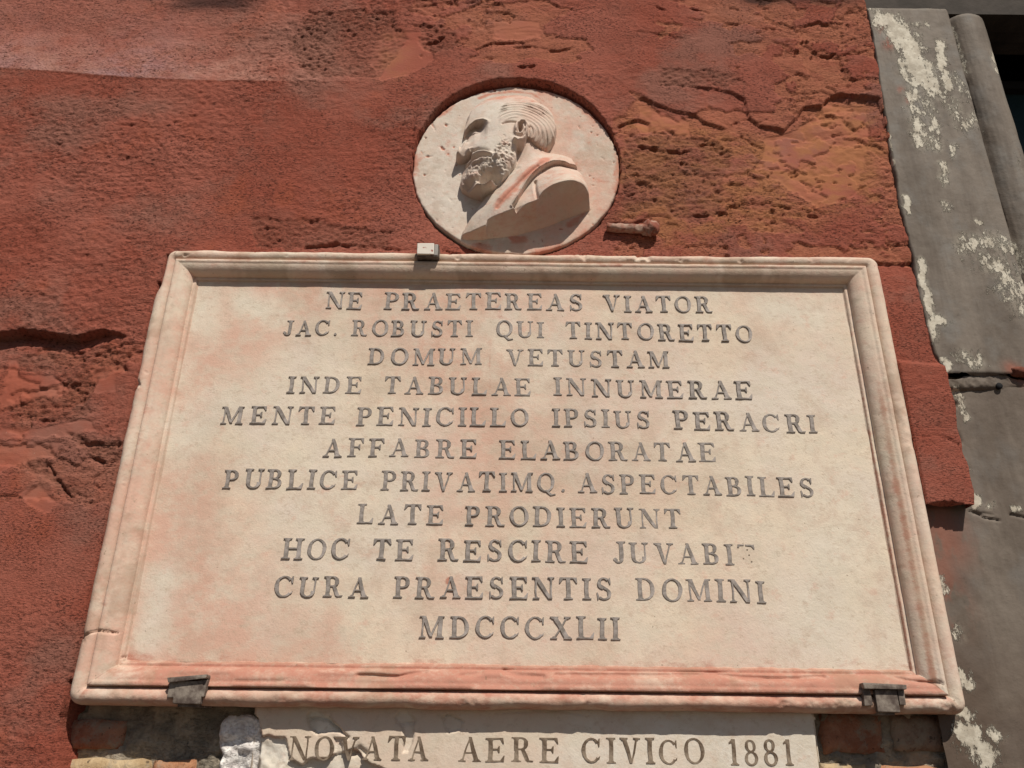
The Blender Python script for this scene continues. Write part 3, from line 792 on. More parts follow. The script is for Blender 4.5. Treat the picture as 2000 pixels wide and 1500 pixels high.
z_ = zt + 0.001
M_SHADED = mat_simple('shade_dark_stone', (0.035, 0.028, 0.023), (0.065, 0.053, 0.045), 9, 0.85, 0.002, bs=60)  # stone colour darkened to paint in the lintel's shade
o = prism('lintel', [(-0.020, z_), (-0.020, z_ + 0.06), (0.012, z_ + 0.085), (0.012, z_ + 0.2), (-0.15, z_ + 0.2), (-0.15, z_ + 0.02), (-0.11, z_ + 0.02), (-0.105, z_ + 0.010), (-0.075, z_ + 0.010), (-0.068, z_)], SX0 + 0.02, flat_r + 1.25, M_SHADED, door)
prism('backing', [(-0.062, zb), (-0.062, zt + 0.19), (-0.13, zt + 0.19), (-0.13, zb)], PX1 - 0.04, flat_r + 0.003, M_SHADED, door)
prism('reveal', [(-0.065, zb), (-0.065, zt), (-0.24, zt), (-0.24, zb)], flat_r + 0.004, flat_r + ROLL_W - 0.012, M_STONE, door)
win = empty('window_opening', (flat_r + 0.6, 0.2, zb))
tag(win, 'dark unlit window opening behind the stone surround at the upper right', 'window')
xa, xb = flat_r + ROLL_W - 0.01, flat_r + 1.2
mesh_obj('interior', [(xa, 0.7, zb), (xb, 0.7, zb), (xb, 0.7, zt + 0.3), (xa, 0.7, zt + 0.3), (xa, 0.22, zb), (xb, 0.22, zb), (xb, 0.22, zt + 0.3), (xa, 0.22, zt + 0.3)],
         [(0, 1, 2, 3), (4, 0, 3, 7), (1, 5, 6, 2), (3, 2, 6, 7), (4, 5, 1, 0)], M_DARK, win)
tz = P(1990, 172, -0.2)[1]
box('transom', xa, xb, -0.225, -0.19, tz - 0.01, tz + 0.012, M_DARK, win, 0.002)
mesh_obj('pane', [(xa, 0.21, zb), (xb, 0.21, zb), (xb, 0.21, tz), (xa, 0.21, tz), (xa, 0.216, zb), (xb, 0.216, zb), (xb, 0.216, tz), (xa, 0.216, tz)],
         [(0, 1, 2, 3), (5, 4, 7, 6), (0, 3, 7, 4), (1, 5, 6, 2), (3, 2, 6, 7), (0, 4, 5, 1)], M_GLASS, win)
# wall going on beyond the opening and above the lintel
mesh_obj('wall_panel', [(flat_r + 1.25, 0, -1.65), (flat_r + 4, 0, -1.65), (flat_r + 4, 0, 3.6), (flat_r + 1.25, 0, 3.6), (flat_r + 1.25, 0.3, -1.65), (flat_r + 1.25, 0.3, 3.6)],
         [(0, 1, 2, 3), (4, 0, 3, 5)], M_WALL, house)
mesh_obj('wall_panel', [(0.73, 0.002, zt + 0.19), (flat_r + 1.25, 0.002, zt + 0.19), (flat_r + 1.25, 0.002, 3.6), (0.73, 0.002, 3.6)], [(0, 1, 2, 3)], M_WALL, house)

# ------------------------------------------------------------------ the great marble plaque
plq = empty('marble_plaque', (CX, 0, PZ0))
tag(plq, 'large framed cream marble plaque with a Latin inscription in eleven lines of grey letters', 'plaque')
# profile: u inward from the outer edge (fraction of border width), h
BW_X, BW_Z = 0.0675, 0.0575
prof = [(0.00, -0.045), (0.00, -0.002)]
prof += [(0.20 - 0.20 * math.cos(R(a)), -0.002 + 0.0195 * math.sin(R(a))) for a in range(8, 91, 8)]
prof += [(0.20 + 0.195 * math.sin(R(a)), 0.0055 + 0.012 * math.cos(R(a))) for a in range(8, 91, 8)]
prof += [(0.398, 0.0085), (0.406, 0.0085), (0.412, 0.0150), (0.420, H_FACE), (0.47, H_FACE + 0.0006), (0.515, H_FACE), (0.53, H_FACE - 0.001)]
prof += [(0.53 + 0.345 * math.sin(R(a)) ** 1.15, 0.0172 - 0.0195 * (1 - math.cos(R(a)))) for a in range(10, 91, 8)]
prof += [(0.885, -0.0023), (0.925, -0.0018), (0.955, -0.0022), (0.965, -0.0050), (1.0, H_PANEL), (1.03, H_PANEL - 0.002)]
fine = [prof[0]]
for a, b in zip(prof[:-1], prof[1:]):
    L = math.hypot((b[0] - a[0]) * BW_X, b[1] - a[1]); n = max(1, int(L / 0.0016))
    for i in range(1, n + 1): fine.append((a[0] + (b[0] - a[0]) * i / n, a[1] + (b[1] - a[1]) * i / n))
NX, NZ, NC = 620, 370, 9
rings = []; ratt = []
for u, h in fine:
    x0, x1 = PX0 + u * BW_X, PX1 - u * BW_X; z0, z1 = PZ0 + u * (BW_Z + 0.004), PZ1 - u * BW_Z
    rad = max(0.0009, 0.017 * (1 - u * 2.3))
    pts = []
    def corner(cx, cz, a0):
        return [(cx + rad * math.cos(a0 + (math.pi / 2) * i / NC), cz + rad * math.sin(a0 + (math.pi / 2) * i / NC)) for i in range(NC)]
    pts += [(x0 + rad + (x1 - x0 - 2 * rad) * i / NX, z0) for i in range(NX)] + corner(x1 - rad, z0 + rad, -math.pi / 2)
    pts += [(x1, z0 + rad + (z1 - z0 - 2 * rad) * i / NZ) for i in range(NZ)] + corner(x1 - rad, z1 - rad, 0)
    pts += [(x1 - rad - (x1 - x0 - 2 * rad) * i / NX, z1) for i in range(NX)] + corner(x0 + rad, z1 - rad, math.pi / 2)
    pts += [(x0, z1 - rad - (z1 - z0 - 2 * rad) * i / NZ) for i in range(NZ)] + corner(x0 + rad, z0 + rad, math.pi)
    rings.append(pts)
A = np.array(rings)                                             # (M, N, 2)
M_, N_ = A.shape[:2]
hh = np.array([f_[1] for f_ in fine])[:, None] * np.ones((1, N_)); uu = np.array([f_[0] for f_ in fine])[:, None] * np.ones((1, N_))
FXx, FZz = A[..., 0].copy(), A[..., 1].copy()
S_ = np.zeros((M_, N_)); S_[:, :] = np.arange(N_)[None]
bot = (np.arange(N_) < NX + 4)[None] * np.ones((M_, 1)); top = ((np.arange(N_) > NX + NC + NZ) & (np.arange(N_) < 2 * NX + 2 * NC + NZ))[None] * np.ones((M_, 1))
rgt = ((np.arange(N_) >= NX) & (np.arange(N_) <= NX + NC + NZ + 4))[None] * np.ones((M_, 1))
lft = 1 - np.clip(bot + top + rgt, 0, 1)
rim = ss(0.36, 0.0, uu)
wear = 0.35 + 0.9 * bot
hh = hh + 0.0016 * fbm(FXx * 14, FZz * 14, 101, 3) + wear * 0.0012 * fbm(FXx * 60, FZz * 60, 102, 3)
# chips on the arris and wander of the rim
chip = np.clip(fbm(FXx * 30, FZz * 30, 103, 4, 0.65) - 0.30, 0, 1) * (1 - 0.5 * bot)
hh -= chip * 0.012 * ss(0.5, 0.2, uu) * (1 - 0.8 * rgt)
cxn, czn = np.sign(FXx - CX), np.sign(FZz - CZ)
wob = (0.0030 * fbm(FXx * 18, FZz * 18, 104, 4) + 0.004 * chip) * rim * (1 - 0.75 * rgt)
FXx = np.where((rgt + lft) > 0, FXx - cxn * wob, FXx); FZz = np.where((bot + top) > 0, FZz - czn * wob, FZz)
# upper left edge knocked back
k_ = ss(P(300, 585)[1], P(300, 560)[1], FZz) * lft * ss(0.30, 0.0, uu)
FXx += 0.007 * k_
def fgroove(px, depth, width, h):
    global hh
    q = PP(px, h); d, f = dline(FXx, FZz + 0.0012 * fbm(FXx * 40, FZz * 40, 105, 2), q)
    hh = hh - depth * np.exp(-(d / width) ** 2) * (uu < 1.0)
for g_, dep, wd, h_ in (
    ([(1000, 1290), (1060, 1289), (1125, 1291)], 0.006, 0.0022, 0.0), ([(1432, 1296), (1490, 1295), (1545, 1297)], 0.006, 0.0022, 0.0),
    ([(1085, 1318), (1250, 1319), (1350, 1317), (1400, 1316), (1440, 1322), (1500, 1326), (1560, 1326), (1610, 1321)], 0.007, 0.0028, 0.01),
    ([(700, 1318), (780, 1322), (830, 1312)], 0.006, 0.003, 0.01), ([(985, 1312), (1010, 1318), (1060, 1322)], 0.006, 0.004, 0.01), ([(900, 1320), (940, 1313)], 0.004, 0.003, 0.01),
    ([(238, 1284), (300, 1289), (350, 1289)], 0.004, 0.0016, 0.0), ([(380, 1286), (480, 1287)], 0.003, 0.0014, 0.0),
    ([(1752, 1324), (1775, 1330), (1835, 1335)], 0.005, 0.002, 0.01), ([(152, 1247), (172, 1238), (188, 1233), (225, 1236)], 0.006, 0.0013, 0.015),
    ([(460, 1330), (540, 1331), (560, 1329)], 0.003, 0.002, 0.015)):
    fgroove(g_, dep, wd, h_)
hh -= bot * ss(PX0 + 0.06, PX0 + 0.15, FXx) * ss(PX1 - 0.08, PX1 - 0.2, FXx) * 0.0035 * ss(0.0, 0.25, fbm(FXx * 9, FZz * 2, 107, 3)) * ss(0.40, 0.5, uu) * ss(0.8, 0.65, uu)
# red rubbed into the mouldings, strongest along the foot and in the right hollow
red = bot * (0.50 + 0.25 * ss(0.3, 0.45, uu) * ss(1.0, 0.9, uu)) * ss(PX0 + 0.03, PX0 + 0.14, FXx)
red = np.maximum(red, bot * 0.40)
red = np.maximum(red, bot * 0.72 * ss(0.40, 0.5, uu) * ss(PX0 + 0.02, PX0 + 0.2, FXx) * ss(1.01, 0.97, uu))
vg = ss(PZ1 - 0.12, PZ1 - 0.4, FZz)
red = np.maximum(red, rgt * vg * 0.62 * np.exp(-((uu - 0.66) / 0.10) ** 2))
red = np.maximum(red, rgt * (0.3 + 0.4 * vg) * np.exp(-((uu - 0.965) / 0.03) ** 2)); red = np.maximum(red, rgt * 0.35 * ss(0.10, 0.0, uu))
red = np.maximum(red, top * 0.5 * ss(0.25, 0.0, uu)); red = np.maximum(red, top * 0.36 * (uu > 0.41) * (uu < 0.53))
red = np.maximum(red, 0.20 * (lft + rgt)); red = np.maximum(red, 0.28 * top * (uu < 0.55)); red = np.maximum(red, lft * 0.45 * ss(0.2, 0.0, uu)); red = np.maximum(red, lft * 0.35 * np.exp(-((uu - 0.42) / 0.10) ** 2))
pink = np.clip(lft * 0.9 + 0.55 + 0.5 * bot, 0, 1)
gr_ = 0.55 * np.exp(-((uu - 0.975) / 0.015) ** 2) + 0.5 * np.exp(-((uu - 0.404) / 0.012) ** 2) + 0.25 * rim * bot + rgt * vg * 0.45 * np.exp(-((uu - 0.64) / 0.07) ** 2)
for a_c, b_c in ((366, 1352), (1732, 1368), (833, 500)):
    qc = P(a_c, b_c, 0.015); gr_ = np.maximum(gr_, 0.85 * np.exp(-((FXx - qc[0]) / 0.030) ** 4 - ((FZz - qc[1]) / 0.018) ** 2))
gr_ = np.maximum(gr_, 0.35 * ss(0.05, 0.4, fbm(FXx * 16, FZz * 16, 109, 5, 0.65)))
V = np.stack([FXx, -hh, FZz], -1).reshape(-1, 3); I = np.arange(M_ * N_).reshape(M_, N_)
In = np.roll(I, -1, 1)
Q = np.stack([I[:-1], In[:-1], In[1:], I[1:]], -1).reshape(-1, 4)
np_mesh('frame', V, Q, M_MARB, plq, dict(red=red, pink=pink, bloom=0 * red, grime_shade=np.clip(gr_, 0, 1)))

# panel
ax0, ax1, az0, az1 = PX0 + BW_X * 0.98, PX1 - BW_X * 0.98, PZ0 + (BW_Z + 0.004) * 0.98, PZ1 - BW_Z * 0.98
pxs = np.linspace(ax0, ax1, 420); pzs = np.linspace(az0, az1, 240); Xp, Zp = np.meshgrid(pxs, pzs)
Hp = H_PANEL + 0.0012 * fbm(Xp * 5, Zp * 5, 111, 3) + 0.0003 * fbm(Xp * 60, Zp * 60, 112, 3)
un = (Xp - ax0) / (ax1 - ax0); vnn = (Zp - az0) / (az1 - az0)
pk = ss(0.70, 0.08, un) * 1.0 + 0.40 + 0.5 * np.exp(-((un - 0.40) / 0.06) ** 2) * ss(0.3, 1, vnn)
pk *= ss(-0.5, 0.3, fbm(Xp * 3, Zp * 2.2, 113, 4)) * 1.15
rdp = 0.35 * ss(0.05, 0.0, vnn) + 0.25 * ss(0.02, 0.0, un)
bl = np.zeros_like(Xp)
for p, r_ in (([(350, 870), (400, 830), (450, 790)], 38), ([(400, 560), (395, 620)], 45), ([(540, 620), (470, 590)], 30), ([(330, 740), (340, 700)], 26), ([(1640, 1000), (1600, 1200)], 60), ([(290, 1250), (320, 1130)], 26), ([(1500, 600), (1600, 620)], 30)):
    d, _ = dline(Xp, Zp, PP(p, H_PANEL)); bl = np.maximum(bl, np.exp(-(d / (r_ / 1150.0)) ** 2))
gt = np.zeros_like(Xp)
for ln_ in ((634, 1393, 588), (552, 1473, 645), (718, 1310, 699), (559, 1470, 757), (430, 1598, 817), (631, 1400, 878), (435, 1592, 940), (696, 1332, 1008), (549, 1475, 1076), (533, 1496, 1148), (818, 1213, 1225)):
    d, _ = dline(Xp, Zp, PP([(ln_[0], ln_[2]), (ln_[1], ln_[2] + 6)], H_PANEL)); gt = np.maximum(gt, 0.16 * np.exp(-(d / 0.014) ** 2))
gt = gt * ss(-0.5, 0.5, fbm(Xp * 18, Zp * 18, 118, 4)) + 0.16 * ss(0.03, 0.0, 1 - vnn) + 0.12 * ss(0.0, 0.4, fbm(Xp * 6, Zp * 5, 119, 5, 0.6))
rust = np.zeros_like(Xp)
for p, r_, s_ in (([(876, 1131), (876, 1137)], 5, 1.0), ([(957, 680), (957, 760)], 3, 0.5), ([(1445, 1075), (1455, 1100), (1468, 1098)], 12, 0.22), ([(980, 575), (975, 620)], 14, 0.3)):
    d, _ = dline(Xp, Zp, PP(p, H_PANEL)); rust = np.maximum(rust, s_ * np.exp(-(d / (r_ / 1150.0)) ** 2))
height_obj('panel', pxs, pzs, Hp, None, M_MARB, plq, dict(red=np.maximum(rdp, rust), pink=np.clip(pk, 0, 1) * (1 - 0.8 * bl), bloom=bl * 0.8, grime_shade=np.clip(gt, 0, 1)))
mesh_obj('slab', [(PX0 + 0.004, 0.042, PZ0 + 0.004), (PX1 - 0.004, 0.042, PZ0 + 0.004), (PX1 - 0.004, 0.042, PZ1 - 0.004), (PX0 + 0.004, 0.042, PZ1 - 0.004)], [(3, 2, 1, 0)], M_MARB, plq)

# ------------------------------------------------------------------ letters
TK, TN, SF = 0.165, 0.064, 0.05


def rect(x0, y0, x1, y1): return [(x0, y0), (x1, y0), (x1, y1), (x0, y1)]
def stroke(x0, y0, x1, y1, w): return [(x0 - w / 2, y0), (x0 + w / 2, y0), (x1 + w / 2, y1), (x1 - w / 2, y1)]
def serif(x, y, w, up=True, hw=0.10):
    s = 1 if up else -1
    return [[(x - w / 2 - hw, y), (x + w / 2 + hw, y), (x + w / 2 + hw, y + s * SF), (x - w / 2 - hw, y + s * SF)][::s],
            [(x - w / 2 - hw * 0.6, y + s * SF * 0.9), (x + w / 2 + hw * 0.6, y + s * SF * 0.9), (x + w / 2, y + s * SF * 2.2), (x - w / 2, y + s * SF * 2.2)][::s]]
def stem(x, w=TK, y0=0, y1=1): return [stroke(x, y0, x, y1, w)] + serif(x, 0, w) * (y0 == 0) + serif(x, 1, w, False) * (y1 == 1)
def ring(cx, cy, rx, ry, a0, a1, tk=TK, tn=TN, n=14):
    out = []
    for i in range(n):
        qs = []
        for a in (a0 + (a1 - a0) * i / n, a0 + (a1 - a0) * (i + 1) / n):
            t = tn + (tk - tn) * abs(math.cos(R(a))) ** 1.6
            c, s = math.cos(R(a)), math.sin(R(a))
            qs.append(((cx + rx * c, cy + ry * s), (cx + (rx - t) * c, cy + (ry - min(t, tn * 1.15 + 0.02)) * s)))
        out.append([qs[0][0], qs[1][0], qs[1][1], qs[0][1]])
    return out
def dot(x, y, r): return [[(x + r * math.cos(k * math.pi / 4), y + r * math.sin(k * math.pi / 4)) for k in range(8)]]
def beak(x, y, dx, dy): return [[(x, y), (x + dx, y), (x + dx * 0.35, y + dy), (x, y + dy)]]


def glyph(c):
    if c == 'I': return stem(0.19), 0.38
    if c == 'E': return stem(0.19) + [rect(0.15, 0, 0.70, TN), rect(0.15, 1 - TN, 0.68, 1), rect(0.2, 0.49, 0.52, 0.49 + TN)] + [[(0.70, 0), (0.73, 0.26), (0.69, 0.26), (0.56, TN), (0.56, 0)], [(0.68, 1), (0.56, 1), (0.56, 1 - TN), (0.66, 0.76), (0.70, 0.76)], [(0.49, 0.38), (0.53, 0.38), (0.53, 0.66), (0.49, 0.66), (0.42, 0.53)]], 0.76
    if c == 'F': return stem(0.19) + [rect(0.15, 1 - TN, 0.66, 1), rect(0.2, 0.49, 0.52, 0.49 + TN)] + [[(0.66, 1), (0.54, 1), (0.54, 1 - TN), (0.64, 0.74), (0.68, 0.74)], [(0.49, 0.38), (0.53, 0.38), (0.53, 0.66), (0.49, 0.66), (0.42, 0.53)]], 0.70
    if c == 'L': return stem(0.19) + [rect(0.15, 0, 0.66, TN), [(0.66, 0), (0.70, 0.28), (0.66, 0.28), (0.52, TN), (0.52, 0)]], 0.72
    if c == 'T': return [stroke(0.38, 0, 0.38, 1, TK)] + serif(0.38, 0, TK) + [rect(0.04, 1 - TN, 0.72, 1), [(0.04, 1), (0.18, 1), (0.18, 1 - TN), (0.06, 0.74), (0.02, 0.74)], [(0.72, 1), (0.74, 0.74), (0.70, 0.74), (0.58, 1 - TN), (0.58, 1)]], 0.76
    if c == 'H': return stem(0.19) + stem(0.72) + [rect(0.2, 0.48, 0.7, 0.48 + TN)], 0.91
    if c == 'N': return [stroke(0.17, 0, 0.17, 1, TN), stroke(0.78, 0, 0.78, 1, TN), [(0.08, 1), (0.27, 1), (0.81, 0), (0.66, 0)]] + serif(0.17, 0, TN) + serif(0.78, 1, TN, False) + [rect(0.02, 1 - SF, 0.22, 1)], 0.92
    if c == 'M': return [stroke(0.16, 0, 0.16, 1, TN), stroke(0.86, 0, 0.86, 1, TK), [(0.08, 1), (0.27, 1), (0.56, 0.06), (0.46, 0.06)], [(0.46, 0.06), (0.54, 0.06), (0.86, 1), (0.78, 1)]] + serif(0.16, 0, TN) + serif(0.86, 0, TK, True, 0.08) + [rect(0.02, 1 - SF, 0.2, 1), rect(0.80, 1 - SF, 1.02, 1)], 1.04
    if c == 'A': return [[(0.40, 1), (0.46, 1), (0.19, 0), (0.12, 0)], [(0.36, 1), (0.48, 1), (0.78, 0), (0.60, 0)], rect(0.25, 0.32, 0.62, 0.32 + TN)] + serif(0.15, 0, TN, True, 0.11) + serif(0.69, 0, TK, True, 0.08), 0.86
    if c == 'V': return [[(0.10, 1), (0.28, 1), (0.50, 0), (0.40, 0)], [(0.66, 1), (0.73, 1), (0.50, 0), (0.43, 0)]] + serif(0.18, 1, TK, False, 0.08) + serif(0.70, 1, TN, False, 0.11), 0.86
    if c == 'X': return [[(0.08, 1), (0.28, 1), (0.80, 0), (0.60, 0)], [(0.66, 1), (0.73, 1), (0.19, 0), (0.12, 0)]] + serif(0.17, 1, TK, False, 0.08) + serif(0.70, 1, TN, False) + serif(0.15, 0, TN) + serif(0.71, 0, TK, True, 0.08), 0.88
    if c == 'U': return [stroke(0.19, 0.3, 0.19, 1, TK), stroke(0.70, 0.3, 0.70, 1, TN)] + serif(0.19, 1, TK, False, 0.09) + serif(0.70, 1, TN, False, 0.10) + ring(0.42, 0.31, 0.315, 0.32, 180, 360, TK, TN, 12), 0.86
    if c == 'J': return [stroke(0.36, 0.18, 0.36, 1, TK)] + serif(0.36, 1, TK, False) + ring(0.25, 0.18, 0.195, 0.19, 190, 360, TK, TN, 9) + dot(0.10, 0.17, 0.075), 0.52
    if c == 'D': return stem(0.19) + ring(0.34, 0.5, 0.44, 0.5, -90, 90, TK, TN, 14) + [rect(0.15, 0, 0.36, TN), rect(0.15, 1 - TN, 0.36, 1)], 0.86
    if c == 'P': return stem(0.19) + ring(0.38, 0.73, 0.28, 0.27, -90, 90, TK, TN, 10) + [rect(0.15, 1 - TN, 0.40, 1), rect(0.2, 0.46, 0.40, 0.46 + TN)], 0.72
    if c == 'R': return stem(0.19) + ring(0.38, 0.74, 0.26, 0.26, -90, 90, TK, TN, 10) + [rect(0.15, 1 - TN, 0.40, 1), rect(0.2, 0.48, 0.40, 0.48 + TN), [(0.36, 0.52), (0.50, 0.52), (0.68, 0.06), (0.53, 0.04)], [(0.53, 0.05), (0.60, 0), (0.80, 0), (0.82, 0.06), (0.68, 0.07)]], 0.84
    if c == 'B': return stem(0.19) + ring(0.38, 0.76, 0.24, 0.24, -90, 90, TK, TN, 10) + ring(0.38, 0.27, 0.30, 0.27, -90, 90, TK, TN, 10) + [rect(0.15, 1 - TN, 0.40, 1), rect(0.2, 0.49, 0.40, 0.49 + TN), rect(0.15, 0, 0.40, TN)], 0.76
    if c == 'O': return ring(0.43, 0.5, 0.40, 0.51, 0, 360, TK * 0.95, TN, 26), 0.86
    if c == 'Q': return ring(0.43, 0.5, 0.40, 0.51, 0, 360, TK * 0.95, TN, 26) + [[(0.36, 0.06), (0.46, 0.10), (0.70, -0.16), (0.62, -0.22)], [(0.62, -0.22), (0.70, -0.14), (0.84, -0.12), (0.86, -0.17)]], 0.88
    if c == 'C': return ring(0.43, 0.5, 0.39, 0.51, 42, 318, TK, TN, 22) + [[(0.70, 0.80), (0.74, 0.66), (0.78, 0.66), (0.78, 0.98), (0.74, 0.98), (0.68, 0.86)], [(0.70, 0.20), (0.78, 0.28), (0.76, 0.18), (0.66, 0.10)]], 0.84
    if c == 'S': return ring(0.35, 0.735, 0.26, 0.275, 40, 262, TK * 0.85, TN, 14) + ring(0.35, 0.26, 0.29, 0.27, 85, -142, TK * 0.9, TN, 14) + [[(0.10, 0.66), (0.26, 0.54), (0.62, 0.34), (0.50, 0.50), (0.22, 0.70)], [(0.52, 0.88), (0.57, 0.70), (0.61, 0.70), (0.61, 1.0), (0.57, 1.0)], [(0.08, 0), (0.12, 0), (0.16, 0.12), (0.11, 0.32), (0.07, 0.32)]], 0.70
    if c == '.': return dot(0.13, 0.075, 0.075), 0.26
    if c == '1': return [stroke(0.28, 0, 0.28, 1, TK * 0.95)] + serif(0.28, 0, TK, True, 0.09) + [[(0.08, 0.80), (0.22, 0.86), (0.24, 1), (0.20, 0.97), (0.08, 0.86)]], 0.5
    if c == '8': return ring(0.35, 0.76, 0.235, 0.25, 0, 360, TK * 0.8, TN, 18) + ring(0.35, 0.27, 0.29, 0.28, 0, 360, TK * 0.85, TN, 20), 0.70
    if c == 't': return [[(0.04, 0.93), (0.30, 0.95), (0.31, 1.0), (0.04, 1.0)], [(0.36, 0.94), (0.70, 0.90), (0.73, 0.99), (0.36, 1.0)], [(0.04, 1), (0.16, 1), (0.10, 0.84), (0.02, 0.84)], [(0.73, 1), (0.75, 0.78), (0.70, 0.80), (0.60, 0.93)]], 0.76
    return [], 0.4


def make_letter(c, ox, oz, sx, sz, ang, slope, htop, hbot, mat, parent, rnd):
    polys, _ = glyph(c)
    if not polys: return
    vs, fs, edges = [], [], []
    ca, sa = math.cos(ang), math.sin(ang)
    for p in polys:
        ar = sum(p[i][0] * p[(i + 1) % len(p)][1] - p[(i + 1) % len(p)][0] * p[i][1] for i in range(len(p)))
        if ar < 0: p = p[::-1]
        b = len(vs)
        pp_ = []
        for i in range(len(p)):                                # subdivide long sides so the edge can waver
            a, d = p[i], p[(i + 1) % len(p)]; L = math.hypot(d[0] - a[0], d[1] - a[1]); n = max(1, int(L / 0.2))
            for k in range(n): pp_.append((a[0] + (d[0] - a[0]) * k / n, a[1] + (d[1] - a[1]) * k / n))
        for (x, y) in pp_:
            x += rnd.uniform(-1, 1) * 0.0045 + 0.009 * math.sin(y * 7 + ox * 70); y += rnd.uniform(-1, 1) * 0.0045
            X_, Y_ = x * sx, y * sz
            vs.append(Vector((X_ * ca - Y_ * sa, X_ * sa + Y_ * ca)))
        fs.append(list(range(b, len(vs))))
    vo, eo, fo, _, _, of = delaunay_2d_cdt(vs, [], fs, 1, 1e-5, True)
    tris = [f for f, o_ in zip(fo, of) if len(o_)]
    if not tris: return
    cnt = {}
    for f in tris:
        for i in range(len(f)):
            a, b = f[i], f[(i + 1) % len(f)]; cnt[(a, b)] = cnt.get((a, b), 0) + 1
    n = len(vo); cxm = sum(v.x for v in vo) / n; czm = sum(v.y for v in vo) / n
    dent = rnd.uniform(-0.0004, 0.0004)
    V = [(v.x, -htop - dent + 0.0008 * float(vn((v.x + ox) * 200, (v.y + oz) * 200, 3)), v.y) for v in vo] + [(v.x + (v.x - cxm) * 0.01, -hbot, v.y + (v.y - czm) * 0.01) for v in vo]
    F_ = [tuple(f) for f in tris] + [(a, n + a, n + b, b) for (a, b) in cnt if (b, a) not in cnt]
    me = bpy.data.meshes.new('letter'); me.from_pydata(V, [], F_); me.materials.append(mat); me.update()
    o = bpy.data.objects.new('letter', me); o.location = (ox, 0, oz); link(o)
    o.parent = parent; o.matrix_parent_inverse = Matrix.Translation(parent.location).inverted()
    return o


def word(text, xl, xr, yl, yr, cap, h, mat, parent, rnd, proud=0.0017, sink=0.004):
    """text between pixels xl..xr, base line from yl to yr, capitals cap px high"""
    a, b = P(xl, yl, h), P(xr, yr, h); t = P(xl, yl - cap, h)
    sz = t[1] - a[1]; W = b[0] - a[0]
    adv = [glyph(c)[1] for c in text]; n = len(text)
    nat = sum(adv) * sz; gaps = max(n - 1, 1)
    k = min(1.20, max(0.82, W / (nat + gaps * 0.16 * sz)))
    sp = (W - nat * k) / gaps
    x = a[0]; L = W
    for c, w in zip(text, adv):
        z = a[1] + (b[1] - a[1]) * (x - a[0]) / L
        sc = sz * rnd.uniform(0.97, 1.03)
        make_letter(c, x + rnd.uniform(-1, 1) * 0.0008, z + rnd.uniform(-1, 1) * 0.0008, sc * k, sc, rnd.uniform(-0.015, 0.015), 0, h + proud, h - sink, mat, parent, rnd)
        x += w * sz * k + sp


rnd = random.Random(5)
LINES = [
    [('NE', 634, 708, 603, 604, 32), ('PRAETEREAS', 748, 1140, 604, 606, 32), ('VIATOR', 1178, 1393, 608, 611, 31)],
    [('JAC.', 552, 660, 655, 655, 29), ('ROBUSTI', 685, 924, 656, 657, 31), ('QUI', 967, 1063, 658, 660, 31), ('TINTORETTO', 1104, 1473, 661, 668, 32)],
    [('DOMUM', 718, 942, 712, 713, 32), ('VETUSTAM', 988, 1310, 714, 719, 32)],
    [('INDE', 559, 706, 768, 768, 32), ('TABULAE', 750, 1038, 769, 773, 33), ('INNUMERAE', 1081, 1470, 772, 781, 34)],
    [('MENTE', 430, 656, 828, 828, 34), ('PENICILLO', 695, 1035, 831, 832, 35), ('IPSIUS', 1078, 1273, 833, 837, 34), ('PERACRI', 1316, 1598, 838, 846, 35)],
    [('AFFABRE', 631, 932, 891, 894, 35), ('ELABORATAE', 975, 1400, 896, 902, 36)],
    [('PUBLICE', 435, 700, 954, 955, 37), ('PRIVATIMQ.', 743, 1105, 957, 961, 37), ('ASPECTABILES', 1128, 1592, 962, 971, 37)],
    [('LATE', 696, 866, 1022, 1024, 37), ('PRODIERUNT', 907, 1332, 1026, 1032, 38)],
    [('HOC', 549, 683, 1091, 1092, 40), ('TE', 727, 808, 1093, 1093, 40), ('RESCIRE', 855, 1150, 1094, 1098, 41), ('JUVABIt', 1197, 1478, 1099, 1104, 41)],
    [('CURA', 533, 720, 1165, 1166, 40), ('PRAESENTIS', 768, 1197, 1167, 1171, 42), ('DOMINI', 1242, 1496, 1172, 1178, 43)],
    [('MDCCCXLII', 818, 1213, 1245, 1249, 43)],
]
for ln in LINES:
    for w_ in ln: word(*w_, H_PANEL, M_LEAD, plq, rnd)
for k, (a, b) in enumerate(((1459, 1074), (1452, 1091), (1468, 1097), (1463, 1084))):
    q = P(a, b, H_PANEL)
    tube('peg_hole', (q[0], 0.008, q[1]), (q[0], -H_PANEL - 0.0009, q[1]), 0.0014, 0.0012, M_INK, plq, 8, 1, 0.0002, k)

# ------------------------------------------------------------------ lower plaque of 1881
H2 = -0.014
small = empty('stone_tablet', (P(1050, 1440)[0], 0, -0.15))
tag(small, 'smaller broken marble slab below the framed plaque, lettered with the year 1881', 'tablet')
ox0, oz1 = P(498, 1360, H2); ox1 = P(1596, 1400, H2)[0]
xs2 = np.arange(ox0 - 0.01, ox1 + 0.012, 0.0018); zs2 = np.concatenate([np.arange(-0.17, oz1 + 0.02, 0.0018)])
X2, Z2 = np.meshgrid(xs2, zs2)
outl = PP([(500, 1340), (500, 1372), (496, 1390), (503, 1402), (506, 1420), (502, 1440), (500, 1500), (500, 1750), (1612, 1750), (1603, 1500), (1593, 1400), (1588, 1388), (1575, 1386), (1400, 1383), (1400, 1340)], H2)
wx = fbm(X2 * 60, Z2 * 60, 121, 3) * 0.004; wz = fbm(X2 * 60, Z2 * 60, 122, 3) * 0.004
D2 = sdpoly(X2 + wx * (X2 < ox0 + 0.1), Z2 + wz * (X2 < ox0 + 0.1), outl)
